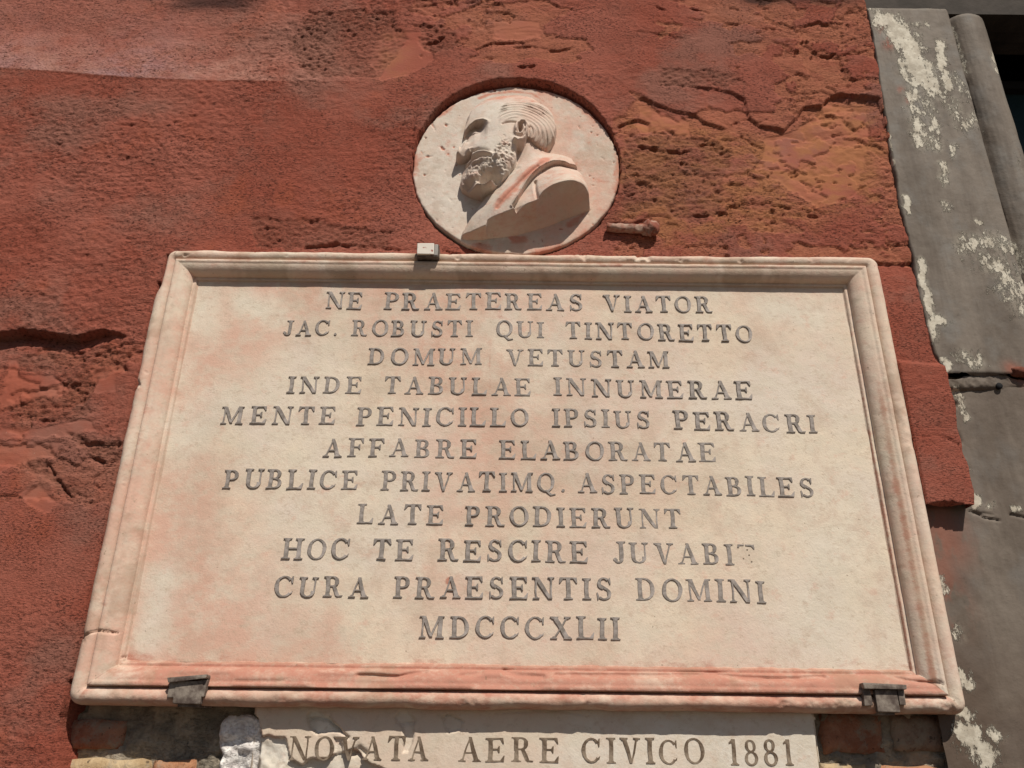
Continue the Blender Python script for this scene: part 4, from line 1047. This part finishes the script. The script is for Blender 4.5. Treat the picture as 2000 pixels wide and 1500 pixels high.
skin = PP([(490, 1340), (490, 1390), (503, 1402), (507, 1424), (514, 1440), (553, 1440), (562, 1460), (568, 1480), (592, 1493), (606, 1482), (640, 1480), (662, 1470), (690, 1462), (700, 1470), (706, 1480), (722, 1492), (760, 1510), (860, 1560), (1000, 1640), (1650, 1750), (1650, 1340)], H2)
D3 = sdpoly(X2 + wx * 1.3, Z2 + wz * 1.3, skin)
fl = ss(0.0010, -0.0010, D3)
for hp, dp in (([(598, 1398), (606, 1390), (622, 1390), (640, 1398), (655, 1412), (668, 1428), (640, 1430), (622, 1434), (606, 1420)], 1.0), ([(770, 1400), (780, 1388), (795, 1388), (812, 1404), (808, 1440), (800, 1470), (788, 1470), (790, 1430)], 0.6), ([(864, 1400), (880, 1396), (900, 1408), (905, 1425), (880, 1430), (868, 1420)], 0.5), ([(650, 1440), (665, 1440), (680, 1500), (655, 1500)], 0.6)):
    dd = sdpoly(X2 + wx, Z2 + wz, PP(hp, H2)); fl = np.maximum(fl, dp * ss(-0.001, 0.001, dd))
Hs = H2 - 0.009 * fl + fl * 0.004 * fbm(X2 * 40, Z2 * 40, 123, 3) + 0.0008 * fbm(X2 * 9, Z2 * 9, 124, 3)
Hs -= 0.012 * ss(0.004, -0.001, D2)
def c2(px, dep, w):
    global Hs
    d, f = dline(X2 + wx * 0.6, Z2 + wz * 0.6, PP(px, H2)); Hs = Hs - dep * np.exp(-(d / w) ** 2)
c2([(604, 1404), (622, 1402), (640, 1406), (652, 1416), (668, 1430), (680, 1440)], 0.006, 0.0018)
c2([(773, 1414), (800, 1412), (812, 1410)], 0.003, 0.0012); c2([(864, 1398), (885, 1398), (905, 1412)], 0.003, 0.0012)
c2([(970, 1395), (1010, 1391), (1050, 1390), (1100, 1389), (1140, 1397)], 0.002, 0.0012); c2([(690, 1470), (700, 1462), (712, 1472)], 0.006, 0.004)
bloom2 = np.clip(fl * 1.0 + 0.9 * ss(P(1000, 1450)[0], P(1150, 1450)[0], X2), 0, 1)
Hs += 0.006 * fl * ss(P(600, 1450)[0], P(545, 1450)[0], X2) * np.clip(0.25 + fbm(X2 * 50, Z2 * 50, 126, 3), 0, 1)
M_TAB = mat_marble('tablet_marble', (0.68, 0.575, 0.45), (0.40, 0.18, 0.13), (0.64, 0.48, 0.38), 0.3, (0.68, 0.635, 0.565))
height_obj('slab', xs2, zs2, Hs, D2 > -0.0035, M_TAB, small, dict(red=0.4 * np.exp(-((D3) / 0.004) ** 2), pink=0.5 + 0 * Hs, bloom=bloom2, grime_shade=0.0 * Hs))
o = mesh_obj('slab_back', [(ox0 + 0.004, 0.0245, -0.16), (ox1 - 0.002, 0.0245, -0.16), (ox1 - 0.002, 0.0245, oz1), (ox0 + 0.004, 0.0245, oz1), (ox0 + 0.004, 0.045, -0.16), (ox1 - 0.002, 0.045, -0.16), (ox1 - 0.002, 0.045, oz1), (ox0 + 0.004, 0.045, oz1)],
             [(0, 4, 5, 1), (1, 5, 6, 2), (2, 6, 7, 3), (3, 7, 4, 0)], M_TAB, small)
for w_ in (('NOVATA', 562, 837, 1484, 1486, 47), ('AERE', 893, 1093, 1487, 1489, 48), ('CIVICO', 1135, 1378, 1490, 1493, 49), ('1881', 1422, 1553, 1494, 1496, 50)):
    word(*w_, H2, M_INK, small, rnd, proud=0.0009, sink=0.003)

# ------------------------------------------------------------------ iron clamps holding the plaque
def clamp_low(px, label, tilt):
    (x0, y0, x1, y1, cx0, cx1, cy0, cy1) = px
    h = H_FACE + 0.006
    a, b = P(x0, y0, h), P(x1, y1, h); c, d = P(cx0, cy0, h + 0.006), P(cx1, cy1, h + 0.006)
    root = empty('iron_clamp', ((a[0] + b[0]) / 2, 0, b[1])); tag(root, label, 'clamp', 'iron clamps holding the marble plaque')
    box('plate', a[0], b[0], 0.014, h, b[1] - 0.004, a[1], M_IRON, root, 0.0012, 0.0008, 1)
    o = box('top_flange', c[0], d[0], 0.004, h + 0.007, d[1], c[1], M_IRON, root, 0.0014, 0.0012, 2, tilt)
    o = box('side_lug', c[0] + 0.001, c[0] + 0.012, 0.006, h - 0.001, b[1] + 0.004, d[1] + 0.001, M_IRON, root, 0.0012, 0.0012, 3)
    o = box('side_lug', d[0] - 0.010, d[0] - 0.001, 0.006, h - 0.001, b[1] + 0.006, d[1] + 0.001, M_IRON, root, 0.0012, 0.0012, 4)
    box('shank', a[0] + 0.004, b[0] - 0.004, -0.05, 0.016, b[1] - 0.008, b[1] - 0.002, M_IRON, root, 0.001, 0.0005, 5)
    return root


clamp_low((344, 1330, 391, 1369, 328, 402, 1320, 1329), 'rusty iron clamp under the lower left corner of the framed plaque', -0.10)
clamp_low((1709, 1347, 1757, 1385, 1686, 1771, 1335, 1346), 'rusty iron clamp under the lower right corner of the framed plaque', 0.03)
tc = empty('iron_clamp', (P(833, 490)[0], 0, PZ1)); tag(tc, 'white painted iron clamp on the top edge of the framed plaque', 'clamp', 'iron clamps holding the marble plaque')
hq = 0.034
a, b = P(814, 474, hq), P(856, 497, hq)
M_CW = MT('chipped_white_paint', 0.5, 0.4)
_n = M_CW.ramp(M_CW.noise(85, 4, 0.6, (1, 1, 1), (1.3, 0, 0.5)), 0.56, 0.62)
M_CW.color(M_CW.mix(_n, (0.66, 0.60, 0.53), (0.30, 0.09, 0.06))); M_CW = M_CW.m
box('block', a[0], b[0], 0.004, hq - 0.004, b[1] - 0.002, a[1], M_IRON, tc, 0.003, 0.001, 6)
box('painted_face', a[0] + 0.0015, b[0] - 0.008, hq - 0.005, hq, b[1] + 0.001, a[1] - 0.0005, M_CW, tc, 0.0012, 0.0004, 7)
box('painted_cheek', b[0] - 0.008, b[0] - 0.001, hq - 0.012, hq - 0.0025, b[1] + 0.001, a[1] - 0.001, mat_simple('grey_paint', (0.30, 0.28, 0.26), (0.36, 0.34, 0.32), 60, 0.6, 0.0005), tc, 0.0015, 0.0008, 8)
box('shank', a[0] + 0.008, b[0] - 0.010, -0.03, 0.010, a[1] - 0.006, a[1] - 0.001, M_IRON, tc, 0.001, 0.0, 9)

# ------------------------------------------------------------------ portrait medallion
med = empty('medallion', (mx, 0.01, mz - MR))
tag(med, 'round white marble medallion with the carved profile of a bearded man, above the plaque', 'medallion')
tx = np.arange(mx - MR - 0.01, mx + MR + 0.01, 0.0017); tz_ = np.arange(mz - MR - 0.01, mz + MR + 0.01, 0.0017)
TX, TZ = np.meshgrid(tx, tz_)
rr = np.hypot(TX - mx, TZ - mz); th = np.arctan2(TZ - mz, TX - mx)
rw = rr + 0.0022 * fbm(np.cos(th) * 9, np.sin(th) * 9, 131, 4) * 2 * 0.5 + 0.0012 * fbm(TX * 120, TZ * 120, 132, 2)
DH = H_DISC + 0.0016 * fbm(TX * 8, TZ * 8, 133, 3) + 0.0006 * fbm(TX * 60, TZ * 60, 134, 3)
pit = np.clip(fbm(TX * 120 + TZ * 40, TZ * 90, 135, 2) - 0.46, 0, 1); DH -= pit * 0.018 * ss(MR * 0.45, MR * 0.8, rr)
t_ = np.clip((rw - (MR - 0.004)) / 0.004, 0, 1.0)
DH = DH - 0.004 * (1 - np.sqrt(np.clip(1 - t_ * t_, 0, 1))) - 0.02 * ss(MR, MR + 0.0015, rw)
redd = 0.42 * ss(-0.05, 0.45, fbm(TX * 14, TZ * 14, 136, 5, 0.62)) + 0.8 * ss(0.018, 0.0, MR - rw) * ss(-0.25, 0.35, fbm(TX * 12, TZ * 12, 137, 3)) + 0.8 * ss(0.02, 0.12, pit)
ang = 0.9 * np.exp(-((rr - MR * 0.84) / 0.010) ** 2) * ss(R(10), R(-60), th) * (th > R(-100))
redd = np.maximum(redd, 0.7 * ss(0.030, 0.004, MR - rr) * ss(0.0, 0.35, fbm(np.cos(th) * 3, np.sin(th) * 3, 140, 3)))
redd = np.maximum(redd, ang * ss(-0.2, 0.2, fbm(TX * 25, TZ * 25, 138, 3)))
# red ghost round the crown
d, _ = dline(TX, TZ, PP([(935, 192), (960, 183), (1000, 178), (1040, 183), (1062, 198)], H_DISC)); redd = np.maximum(redd, 0.7 * np.exp(-(d / 0.005) ** 2))
kq = np.minimum(1.0, (MR + 0.0004 + (rr - rw)) / np.maximum(rr, 1e-6))
height_obj('disc', tx, tz_, DH, rw < MR + 0.0030, M_TONDO, med, dict(red=np.clip(redd, 0, 1), pink=0.6 + 0.4 * ss(mx - 0.05, mx + 0.12, TX), bloom=0.8 * ss(mx + 0.05, mx - 0.12, TX), grime_shade=0.25 * ss(0.1, 0.5, fbm(TX * 22, TZ * 22, 139, 5, 0.65))), (mx + (TX - mx) * kq, mz + (TZ - mz) * kq))
nn = 72; mesh_obj('rim', [(mx + (MR - 0.0035) * math.cos(2 * math.pi * k / nn), y_, mz + (MR - 0.0035) * math.sin(2 * math.pi * k / nn)) for y_ in (-H_DISC + 0.006, 0.045) for k in range(nn)],
         [(k, k + nn, (k + 1) % nn + nn, (k + 1) % nn) for k in range(nn)], M_TONDO, med, True)


def Z1(x, y, h=0.0): return (780 + x / 3.846, 130 + y / 3.846, H_DISC + h)
def Z2_(x, y, h=0.0): return (880 + x / 8.333, 220 + y / 8.333, H_DISC + h)
def Q1(pts, h=None): return PP([Z1(p[0], p[1], p[2] if h is None else h) for p in pts])
def Q2(pts, h): return PP([Z2_(p[0], p[1], h) for p in pts])


def rbf(pts, X, Z, conv):
    q = np.array([P(*conv(*p)) for p in pts]); h = np.array([p[2] for p in pts]); n = len(q); s = 0.05
    def k(r): r = r / s; return r * r * np.log(r + 1e-9) * 0.0 + r ** 2 * np.log(r + 1e-6)
    Dm = np.hypot(q[:, None, 0] - q[None, :, 0], q[:, None, 1] - q[None, :, 1])
    A_ = np.zeros((n + 3, n + 3)); A_[:n, :n] = k(Dm) + np.eye(n) * 0.02; A_[:n, n] = 1; A_[:n, n + 1:] = q; A_[n, :n] = 1; A_[n + 1:, :n] = q.T
    w = np.linalg.solve(A_, np.concatenate([h, [0, 0, 0]]))
    o = w[n] + w[n + 1] * X + w[n + 2] * Z
    for i in range(n): o = o + w[i] * k(np.hypot(X - q[i, 0], Z - q[i, 1]))
    return o


bs = 0.0011
bx = np.arange(P(870, 300)[0], P(1185, 300)[0], bs); bz = np.arange(P(1000, 500)[1] - 0.01, P(1000, 160)[1], bs)
BX, BZ = np.meshgrid(bx, bz)
HEADP = [(640, 240, .004), (760, 208, .006), (900, 198, .008), (1000, 213, .010), (1080, 265, .013), (1150, 345, .016), (1182, 450, .018), (1168, 530, .018), (1135, 585, .016), (1095, 628, .014),
         (560, 300, .005), (512, 370, .007), (492, 450, .010), (476, 540, .013), (448, 610, .017), (424, 665, .020), (440, 690, .018), (490, 700, .016), (486, 730, .016), (490, 770, .016), (466, 810, .018), (456, 870, .016), (470, 905, .018), (530, 935, .008), (620, 955, .008), (700, 930, .010), (760, 890, .014), (830, 800, .026), (880, 700, .034), (885, 640, .034),
         (600, 400, .024), (560, 500, .024), (520, 600, .026), (640, 320, .018), (760, 290, .024), (900, 270, .022), (1000, 300, .026), (1080, 380, .028), (1110, 480, .030), (1060, 560, .028),
         (700, 400, .034), (800, 380, .038), (640, 500, .034), (700, 560, .046), (620, 600, .042), (780, 500, .046), (820, 600, .048), (760, 640, .050), (860, 560, .046), (860, 680, .044), (900, 400, .038), (960, 430, .038), (980, 520, .036), (940, 500, .04),
         (600, 660, .040), (560, 690, .036), (680, 700, .048), (780, 740, .050), (640, 760, .048), (560, 780, .038), (520, 820, .034), (600, 812, .066), (680, 806, .066), (760, 776, .058), (540, 815, .046), (600, 890, .036), (680, 880, .038), (540, 885, .024), (820, 740, .048)]
HEADO = [(640, 238, .004), (700, 218, .005), (760, 205, .006), (900, 195, .008), (1000, 210, .010), (1080, 262, .013), (1152, 345, .016), (1185, 450, .018), (1170, 530, .018), (1137, 588, .016), (1095, 632, .014), (1060, 612, .02), (1010, 570, .03), (965, 530, .036), (945, 570, .04), (925, 600, .042), (890, 590, .042), (885, 640, .036), (884, 700, .034), (870, 740, .034), (832, 805, .030), (762, 893, .026), (700, 933, .024), (620, 960, .022), (525, 938, .02), (466, 908, .018), (452, 870, .016), (462, 808, .018), (486, 772, .016), (500, 745, .02), (484, 725, .016), (498, 700, .020), (470, 690, .020), (430, 684, .019), (420, 664, .020), (444, 606, .017), (472, 540, .013), (488, 450, .010), (508, 368, .007), (556, 298, .005)]
hd = rbf(HEADP, BX, BZ, Z1); HO = Q1(HEADO)
sd_h = sdpoly(BX + 0.0006 * fbm(BX * 90, BZ * 90, 141, 2), BZ, HO)
mask_h = ss(-0.0004, 0.0022, sd_h)
lowcrown = ss(P(*Z1(800, 330, .01))[1], P(*Z1(800, 250, .01))[1], BZ)
soft = 0.0022 + 0.018 * lowcrown + 0.010 * ss(P(*Z1(560, 400, .01))[0], P(*Z1(480, 400, .01))[0], BX) * ss(P(*Z1(560, 460, .01))[1], P(*Z1(560, 380, .01))[1], BZ)
mask_h = np.clip(sd_h / soft, 0, 1) ** 0.6 * (sd_h > 0)
def gs(X, Z, c, r, h=0.03, conv=Z2_):
    q = P(*conv(c[0], c[1], h)); rx, rz = (r if isinstance(r, tuple) else (r, r))
    return np.exp(-((X - q[0]) / rx) ** 2 - ((Z - q[1]) / rz) ** 2)
def rid(pts, h, w, X=None, Z=None):
    d, f = dline(BX, BZ, Q2(pts, h)); return np.exp(-(d / w) ** 2)
def led2(H_, pts, depth, decay, h, edge=0.0009, tp=(0.004, 0.004)):
    q = Q2(pts, h); o_ = np.argsort(q[:, 0]); lx, lz = q[o_, 0], q[o_, 1]
    dd = np.interp(BX, lx, lz) - BZ
    a = ss(lx[0] - 1e-5, lx[0] + tp[0], BX) * ss(lx[-1] + 1e-5, lx[-1] - tp[1], BX)
    return H_ - a * depth * ss(-edge, edge, dd) * np.exp(-(np.clip(dd, 0, 9) / decay) ** 1.5)
# brow, eye
hd = led2(hd, [(150, 330), (200, 300), (245, 215), (300, 150), (400, 105), (520, 122), (590, 165), (620, 185)], 0.025, 0.030, 0.026, tp=(0.002, 0.018))
hd += 0.003 * rid([(260, 190), (320, 125), (400, 88), (520, 100), (600, 160)], 0.03, 0.005)
hd += 0.0045 * gs(BX, BZ, (380, 300), (0.008, 0.006), 0.015)
hd -= 0.002 * rid([(300, 300), (360, 330), (440, 330)], 0.015, 0.0016)
# nose and its wing
hd += 0.011 * rid([(215, 470), (180, 560), (140, 650)], 0.026, 0.006)
hd += 0.007 * gs(BX, BZ, (300, 590), (0.006, 0.005), 0.03)
hd -= 0.006 * rid([(335, 575), (370, 600), (430, 600)], 0.034, 0.0026)
hd -= 0.004 * rid([(430, 600), (520, 640), (600, 680)], 0.036, 0.004)
hd = led2(hd, [(60, 700), (110, 690), (200, 660), (330, 622), (360, 625)], 0.027, 0.020, 0.03, tp=(0.001, 0.004))
# moustache, mouth
hd += 0.010 * rid([(255, 740), (330, 700), (440, 690), (540, 715), (640, 765), (740, 790)], 0.036, 0.0055)
hd -= 0.009 * rid([(225, 800), (330, 775), (450, 775), (560, 790), (660, 800)], 0.034, 0.0034)
hd += 0.006 * rid([(260, 860), (360, 820), (470, 815), (600, 830)], 0.036, 0.006)
# beard curls
beard = [(200, 960), (230, 880), (330, 800), (450, 790), (650, 790), (700, 640), (780, 560), (860, 380), (960, 520), (1070, 650), (1070, 760), (1000, 900), (880, 1100), (640, 1250), (450, 1290), (200, 1180), (160, 1080)]
bm_ = ss(-0.002, 0.006, sdpoly(BX, BZ, Q2(beard, 0.036)))
cl = fbm(BX * 95, BZ * 95, 151, 2, 0.5); cl2 = fbm(BX * 200 + BZ * 90, BZ * 110, 152, 2)
upper = ss(P(*Z2_(500, 1230, .035))[1], P(*Z2_(500, 930, .035))[1], BZ) * 0.85 + 0.15
hd += bm_ * upper * (0.0040 * (np.abs(fbm(BX * 120, BZ * 100, 157, 3, 0.6)) * -2 + 0.35) + 0.0022 * (np.abs(cl) * -2 + 0.35) + 0.0018 * cl2)
# hair combed back round the ear
ec = P(*Z2_(1130, 300, 0.036))
ex_, ez_ = (BX - ec[0]), (BZ - ec[1]) * 1.05
rho = np.hypot(ex_ + 0.15 * ez_, ez_); phi = np.arctan2(ez_, ex_)
hairp = [(800, 250), (850, 205), (1050, 175), (1150, 110), (1255, 180), (1260, 330), (1240, 420), (1330, 500), (1530, 620), (1740, 400), (1760, 200), (1700, -40), (1500, -180), (1200, -260), (900, -230), (800, -120), (760, 100)]
hm = ss(-0.001, 0.008, sdpoly(BX, BZ, Q2(hairp, 0.03)))
wv = rho * 900 + 3.0 * fbm(BX * 30, BZ * 30, 153, 3) + 1.3 * phi
hd += hm * (0.45 + 0.75 * ss(-0.3, 0.3, fbm(BX * 25, BZ * 25, 156, 3))) * (0.0014 * np.sin(wv * 0.8) + 0.0008 * np.sin(wv * 2.1 + 2)) + hm * 0.0012
hd -= 0.004 * rid([(850, 205), (900, 180), (980, 168), (1060, 170)], 0.036, 0.0022)
# ear
hd += 0.011 * rid([(1060, 330), (1065, 240), (1090, 160), (1150, 120), (1215, 130), (1245, 190), (1242, 290), (1215, 370), (1170, 430), (1100, 470), (1040, 460)], 0.046, 0.0032)
hd += 0.007 * gs(BX, BZ, (1090, 425), (0.007, 0.005), 0.046)
hd -= 0.013 * gs(BX, BZ, (1130, 240), (0.0042, 0.010), 0.04)
hd += 0.006 * rid([(1180, 200), (1195, 270), (1160, 340), (1110, 360)], 0.042, 0.0026)
hd -= 0.006 * rid([(1050, 360), (1080, 330)], 0.042, 0.0022)
hd -= 0.006 * rid([(1270, 250), (1270, 360), (1240, 420)], 0.036, 0.003)
# torso
TOR = [(950, 600, .026), (1000, 650, .026), (900, 700, .022), (1050, 680, .024), (880, 760, .024), (960, 540, .026), (1100, 640, .012), (1200, 652, .010), (1290, 678, .008), (1040, 620, .02),
       (1000, 760, .042), (1060, 720, .038), (1120, 690, .030), (900, 880, .046), (940, 800, .044), (800, 960, .046), (860, 960, .05), (700, 1040, .040), (780, 1040, .046), (600, 1120, .028), (660, 1100, .036), (540, 1190, .020), (490, 1230, .010),
       (830, 815, .026), (740, 900, .022), (640, 985, .012), (570, 1080, .009), (500, 1190, .007), (470, 1240, .006),
       (660, 1150, .036), (740, 1110, .044), (860, 1065, .052), (960, 1015, .058), (1030, 1000, .060), (1080, 930, .066), (1150, 885, .070), (1250, 855, .072), (1340, 862, .068), (1400, 895, .052), (1432, 945, .030),
       (1100, 780, .040), (1200, 750, .038), (1280, 780, .042), (1340, 820, .046), (1150, 830, .056), (1250, 815, .060), (1020, 860, .046), (980, 940, .050),
       (1310, 705, .010), (1352, 765, .014), (1392, 850, .024), (1430, 920, .028), (1436, 1000, .026), (1425, 1080, .010), (1200, 1000, .07), (1000, 1100, .06), (1300, 1000, .066)]
tr = rbf(TOR, BX, BZ, Z1)
col = Q2([(1900, 700), (1800, 690), (1680, 720), (1560, 790), (1440, 880), (1340, 990), (1250, 1110), (1180, 1230), (1120, 1350), (1060, 1450), (1000, 1540)], 0.046)
dc, _ = dline(BX, BZ, col)
side = np.zeros_like(BX)
cs = [tuple(p) for p in col]; poly_r = cs + [P(*Z1(1000, 1250, .04)), P(*Z1(1500, 1250, .03)), P(*Z1(1500, 700, .02))]
inr = sdpoly(BX, BZ, poly_r)                                    # right of the cloak's edge
tr += 0.004 * ss(0.006, 0.0, dc) * (inr < 0)
tr -= 0.013 * ss(-0.0006, 0.0012, inr) * np.exp(-(np.clip(inr, 0, 1) / 0.016) ** 1.5)
tr += 0.0025 * rid([(1500, 760), (1300, 900), (1050, 1150), (800, 1400)], 0.04, 0.006) - 0.003 * rid([(1420, 880), (1200, 1090), (950, 1350), (760, 1560)], 0.04, 0.003)
tr -= 0.007 * (lambda d: np.exp(-(d / 0.0025) ** 2))(dline(BX, BZ, Q1([(1022, 830), (1020, 900), (1026, 960), (1034, 1005)], 0.05))[0])
tr += 0.003 * (lambda d: np.exp(-(d / 0.006) ** 2))(dline(BX, BZ, Q1([(980, 560), (960, 640), (900, 740)], 0.03))[0])
TORO = [(955, 520, .03), (1045, 600, .02), (1100, 636, .012), (1200, 652, .010), (1300, 684, .008), (1350, 756, .012), (1400, 848, .02), (1434, 930, .026), (1440, 1010, .024), (1428, 1080, .004), (1400, 1098, 0), (1300, 1132, 0), (1200, 1172, 0), (1100, 1212, 0), (1000, 1242, 0), (900, 1272, 0), (760, 1292, 0), (600, 1308, 0), (480, 1304, 0), (462, 1280, 0.002), (468, 1238, .006), (498, 1188, .007), (566, 1078, .009), (636, 980, .012), (736, 896, .022), (800, 830, .024), (800, 700, .03), (860, 600, .03)]
TO = Q1(TORO); sd_t = sdpoly(BX + 0.001 * fbm(BX * 60, BZ * 60, 143, 2), BZ + 0.001 * fbm(BX * 60, BZ * 60, 144, 2), TO)
junc = Q1([(460, 1300, 0), (480, 1302, 0), (600, 1306, 0), (760, 1290, 0), (900, 1270, 0), (1000, 1240, 0), (1100, 1210, 0), (1200, 1170, 0), (1300, 1130, 0), (1400, 1096, 0), (1440, 1085, 0)])
cut = Q1([(470, 1255, .010), (500, 1250, .014), (560, 1235, .022), (650, 1192, .034), (662, 1150, .036), (740, 1110, .044), (860, 1065, .052), (960, 1015, .058), (1030, 1000, .060), (1080, 932, .066), (1150, 886, .070), (1250, 856, .072), (1340, 862, .068), (1400, 895, .052), (1432, 960, .030)])
che = np.array([.010, .014, .022, .034, .036, .044, .052, .058, .060, .066, .070, .072, .068, .052, .030])
oj = np.argsort(junc[:, 0]); oc_ = np.argsort(cut[:, 0])
zj_ = np.interp(BX, junc[oj, 0], junc[oj, 1]); ze_ = np.interp(BX, cut[oc_, 0], cut[oc_, 1]) + 0.0012 * fbm(BX * 70, BX * 0, 145, 3); he_ = np.interp(BX, cut[oc_, 0], che[oc_])
under = (BZ - zj_) / np.maximum(ze_ - zj_, 0.002) * he_
mt = np.clip(sd_t / 0.004, 0, 1) ** 0.6 * (sd_t > 0)
trm = tr * mt
trm = np.minimum(trm, np.maximum(under, 0))
hd_ = hd * mask_h
BH = np.maximum(np.where(sd_h > 0, hd_, 0), np.where(sd_t > 0, trm, 0))
BH += 0.0007 * fbm(BX * 60, BZ * 60, 155, 3) * (BH > 0.004)
keepb = (BH > 0.0006)
# grow by a cell so the relief runs into the disc
kk = keepb.copy()
for dj in (-1, 0, 1):
    for di in (-1, 0, 1): kk |= np.roll(np.roll(keepb, dj, 0), di, 1)
kk &= np.hypot(BX - mx, BZ - mz) < MR + 0.001
BHH = np.where(keepb, BH + H_DISC, H_DISC - 0.0025)
rb = 0.55 * ss(P(*Z1(700, 320, .02))[1], P(*Z1(700, 230, .01))[1], BZ) * (sd_h > 0)
rb = np.maximum(rb, 0.85 * hm * np.exp(-((BZ - P(*Z1(900, 250, .02))[1]) / 0.012) ** 2))
rb = np.maximum(rb, 0.85 * rid([(1560, 700), (1300, 960), (1000, 1250), (760, 1500)], 0.044, 0.012) * (inr < 0) * (sd_h <= 0))
rb = np.maximum(rb, 0.3 * (sd_t > 0) * (sd_h <= 0)); rb = np.maximum(rb, 0.35 * gs(BX, BZ, (850, 560), (0.012, 0.012), 0.04))
rb = np.maximum(rb, 0.5 * gs(BX, BZ, (1550, 560), (0.012, 0.008), 0.02))
height_obj('portrait_relief', bx, bz, BHH, kk, M_TONDO, med, dict(red=np.clip(rb, 0, 1), pink=0.6 + 0 * BX, bloom=0.5 * ss(P(*Z1(500, 600, .03))[0], P(*Z1(700, 600, .03))[0], BX) * ss(P(*Z1(1000, 600, .03))[0], P(*Z1(800, 600, .03))[0], BX), grime_shade=0 * BX))
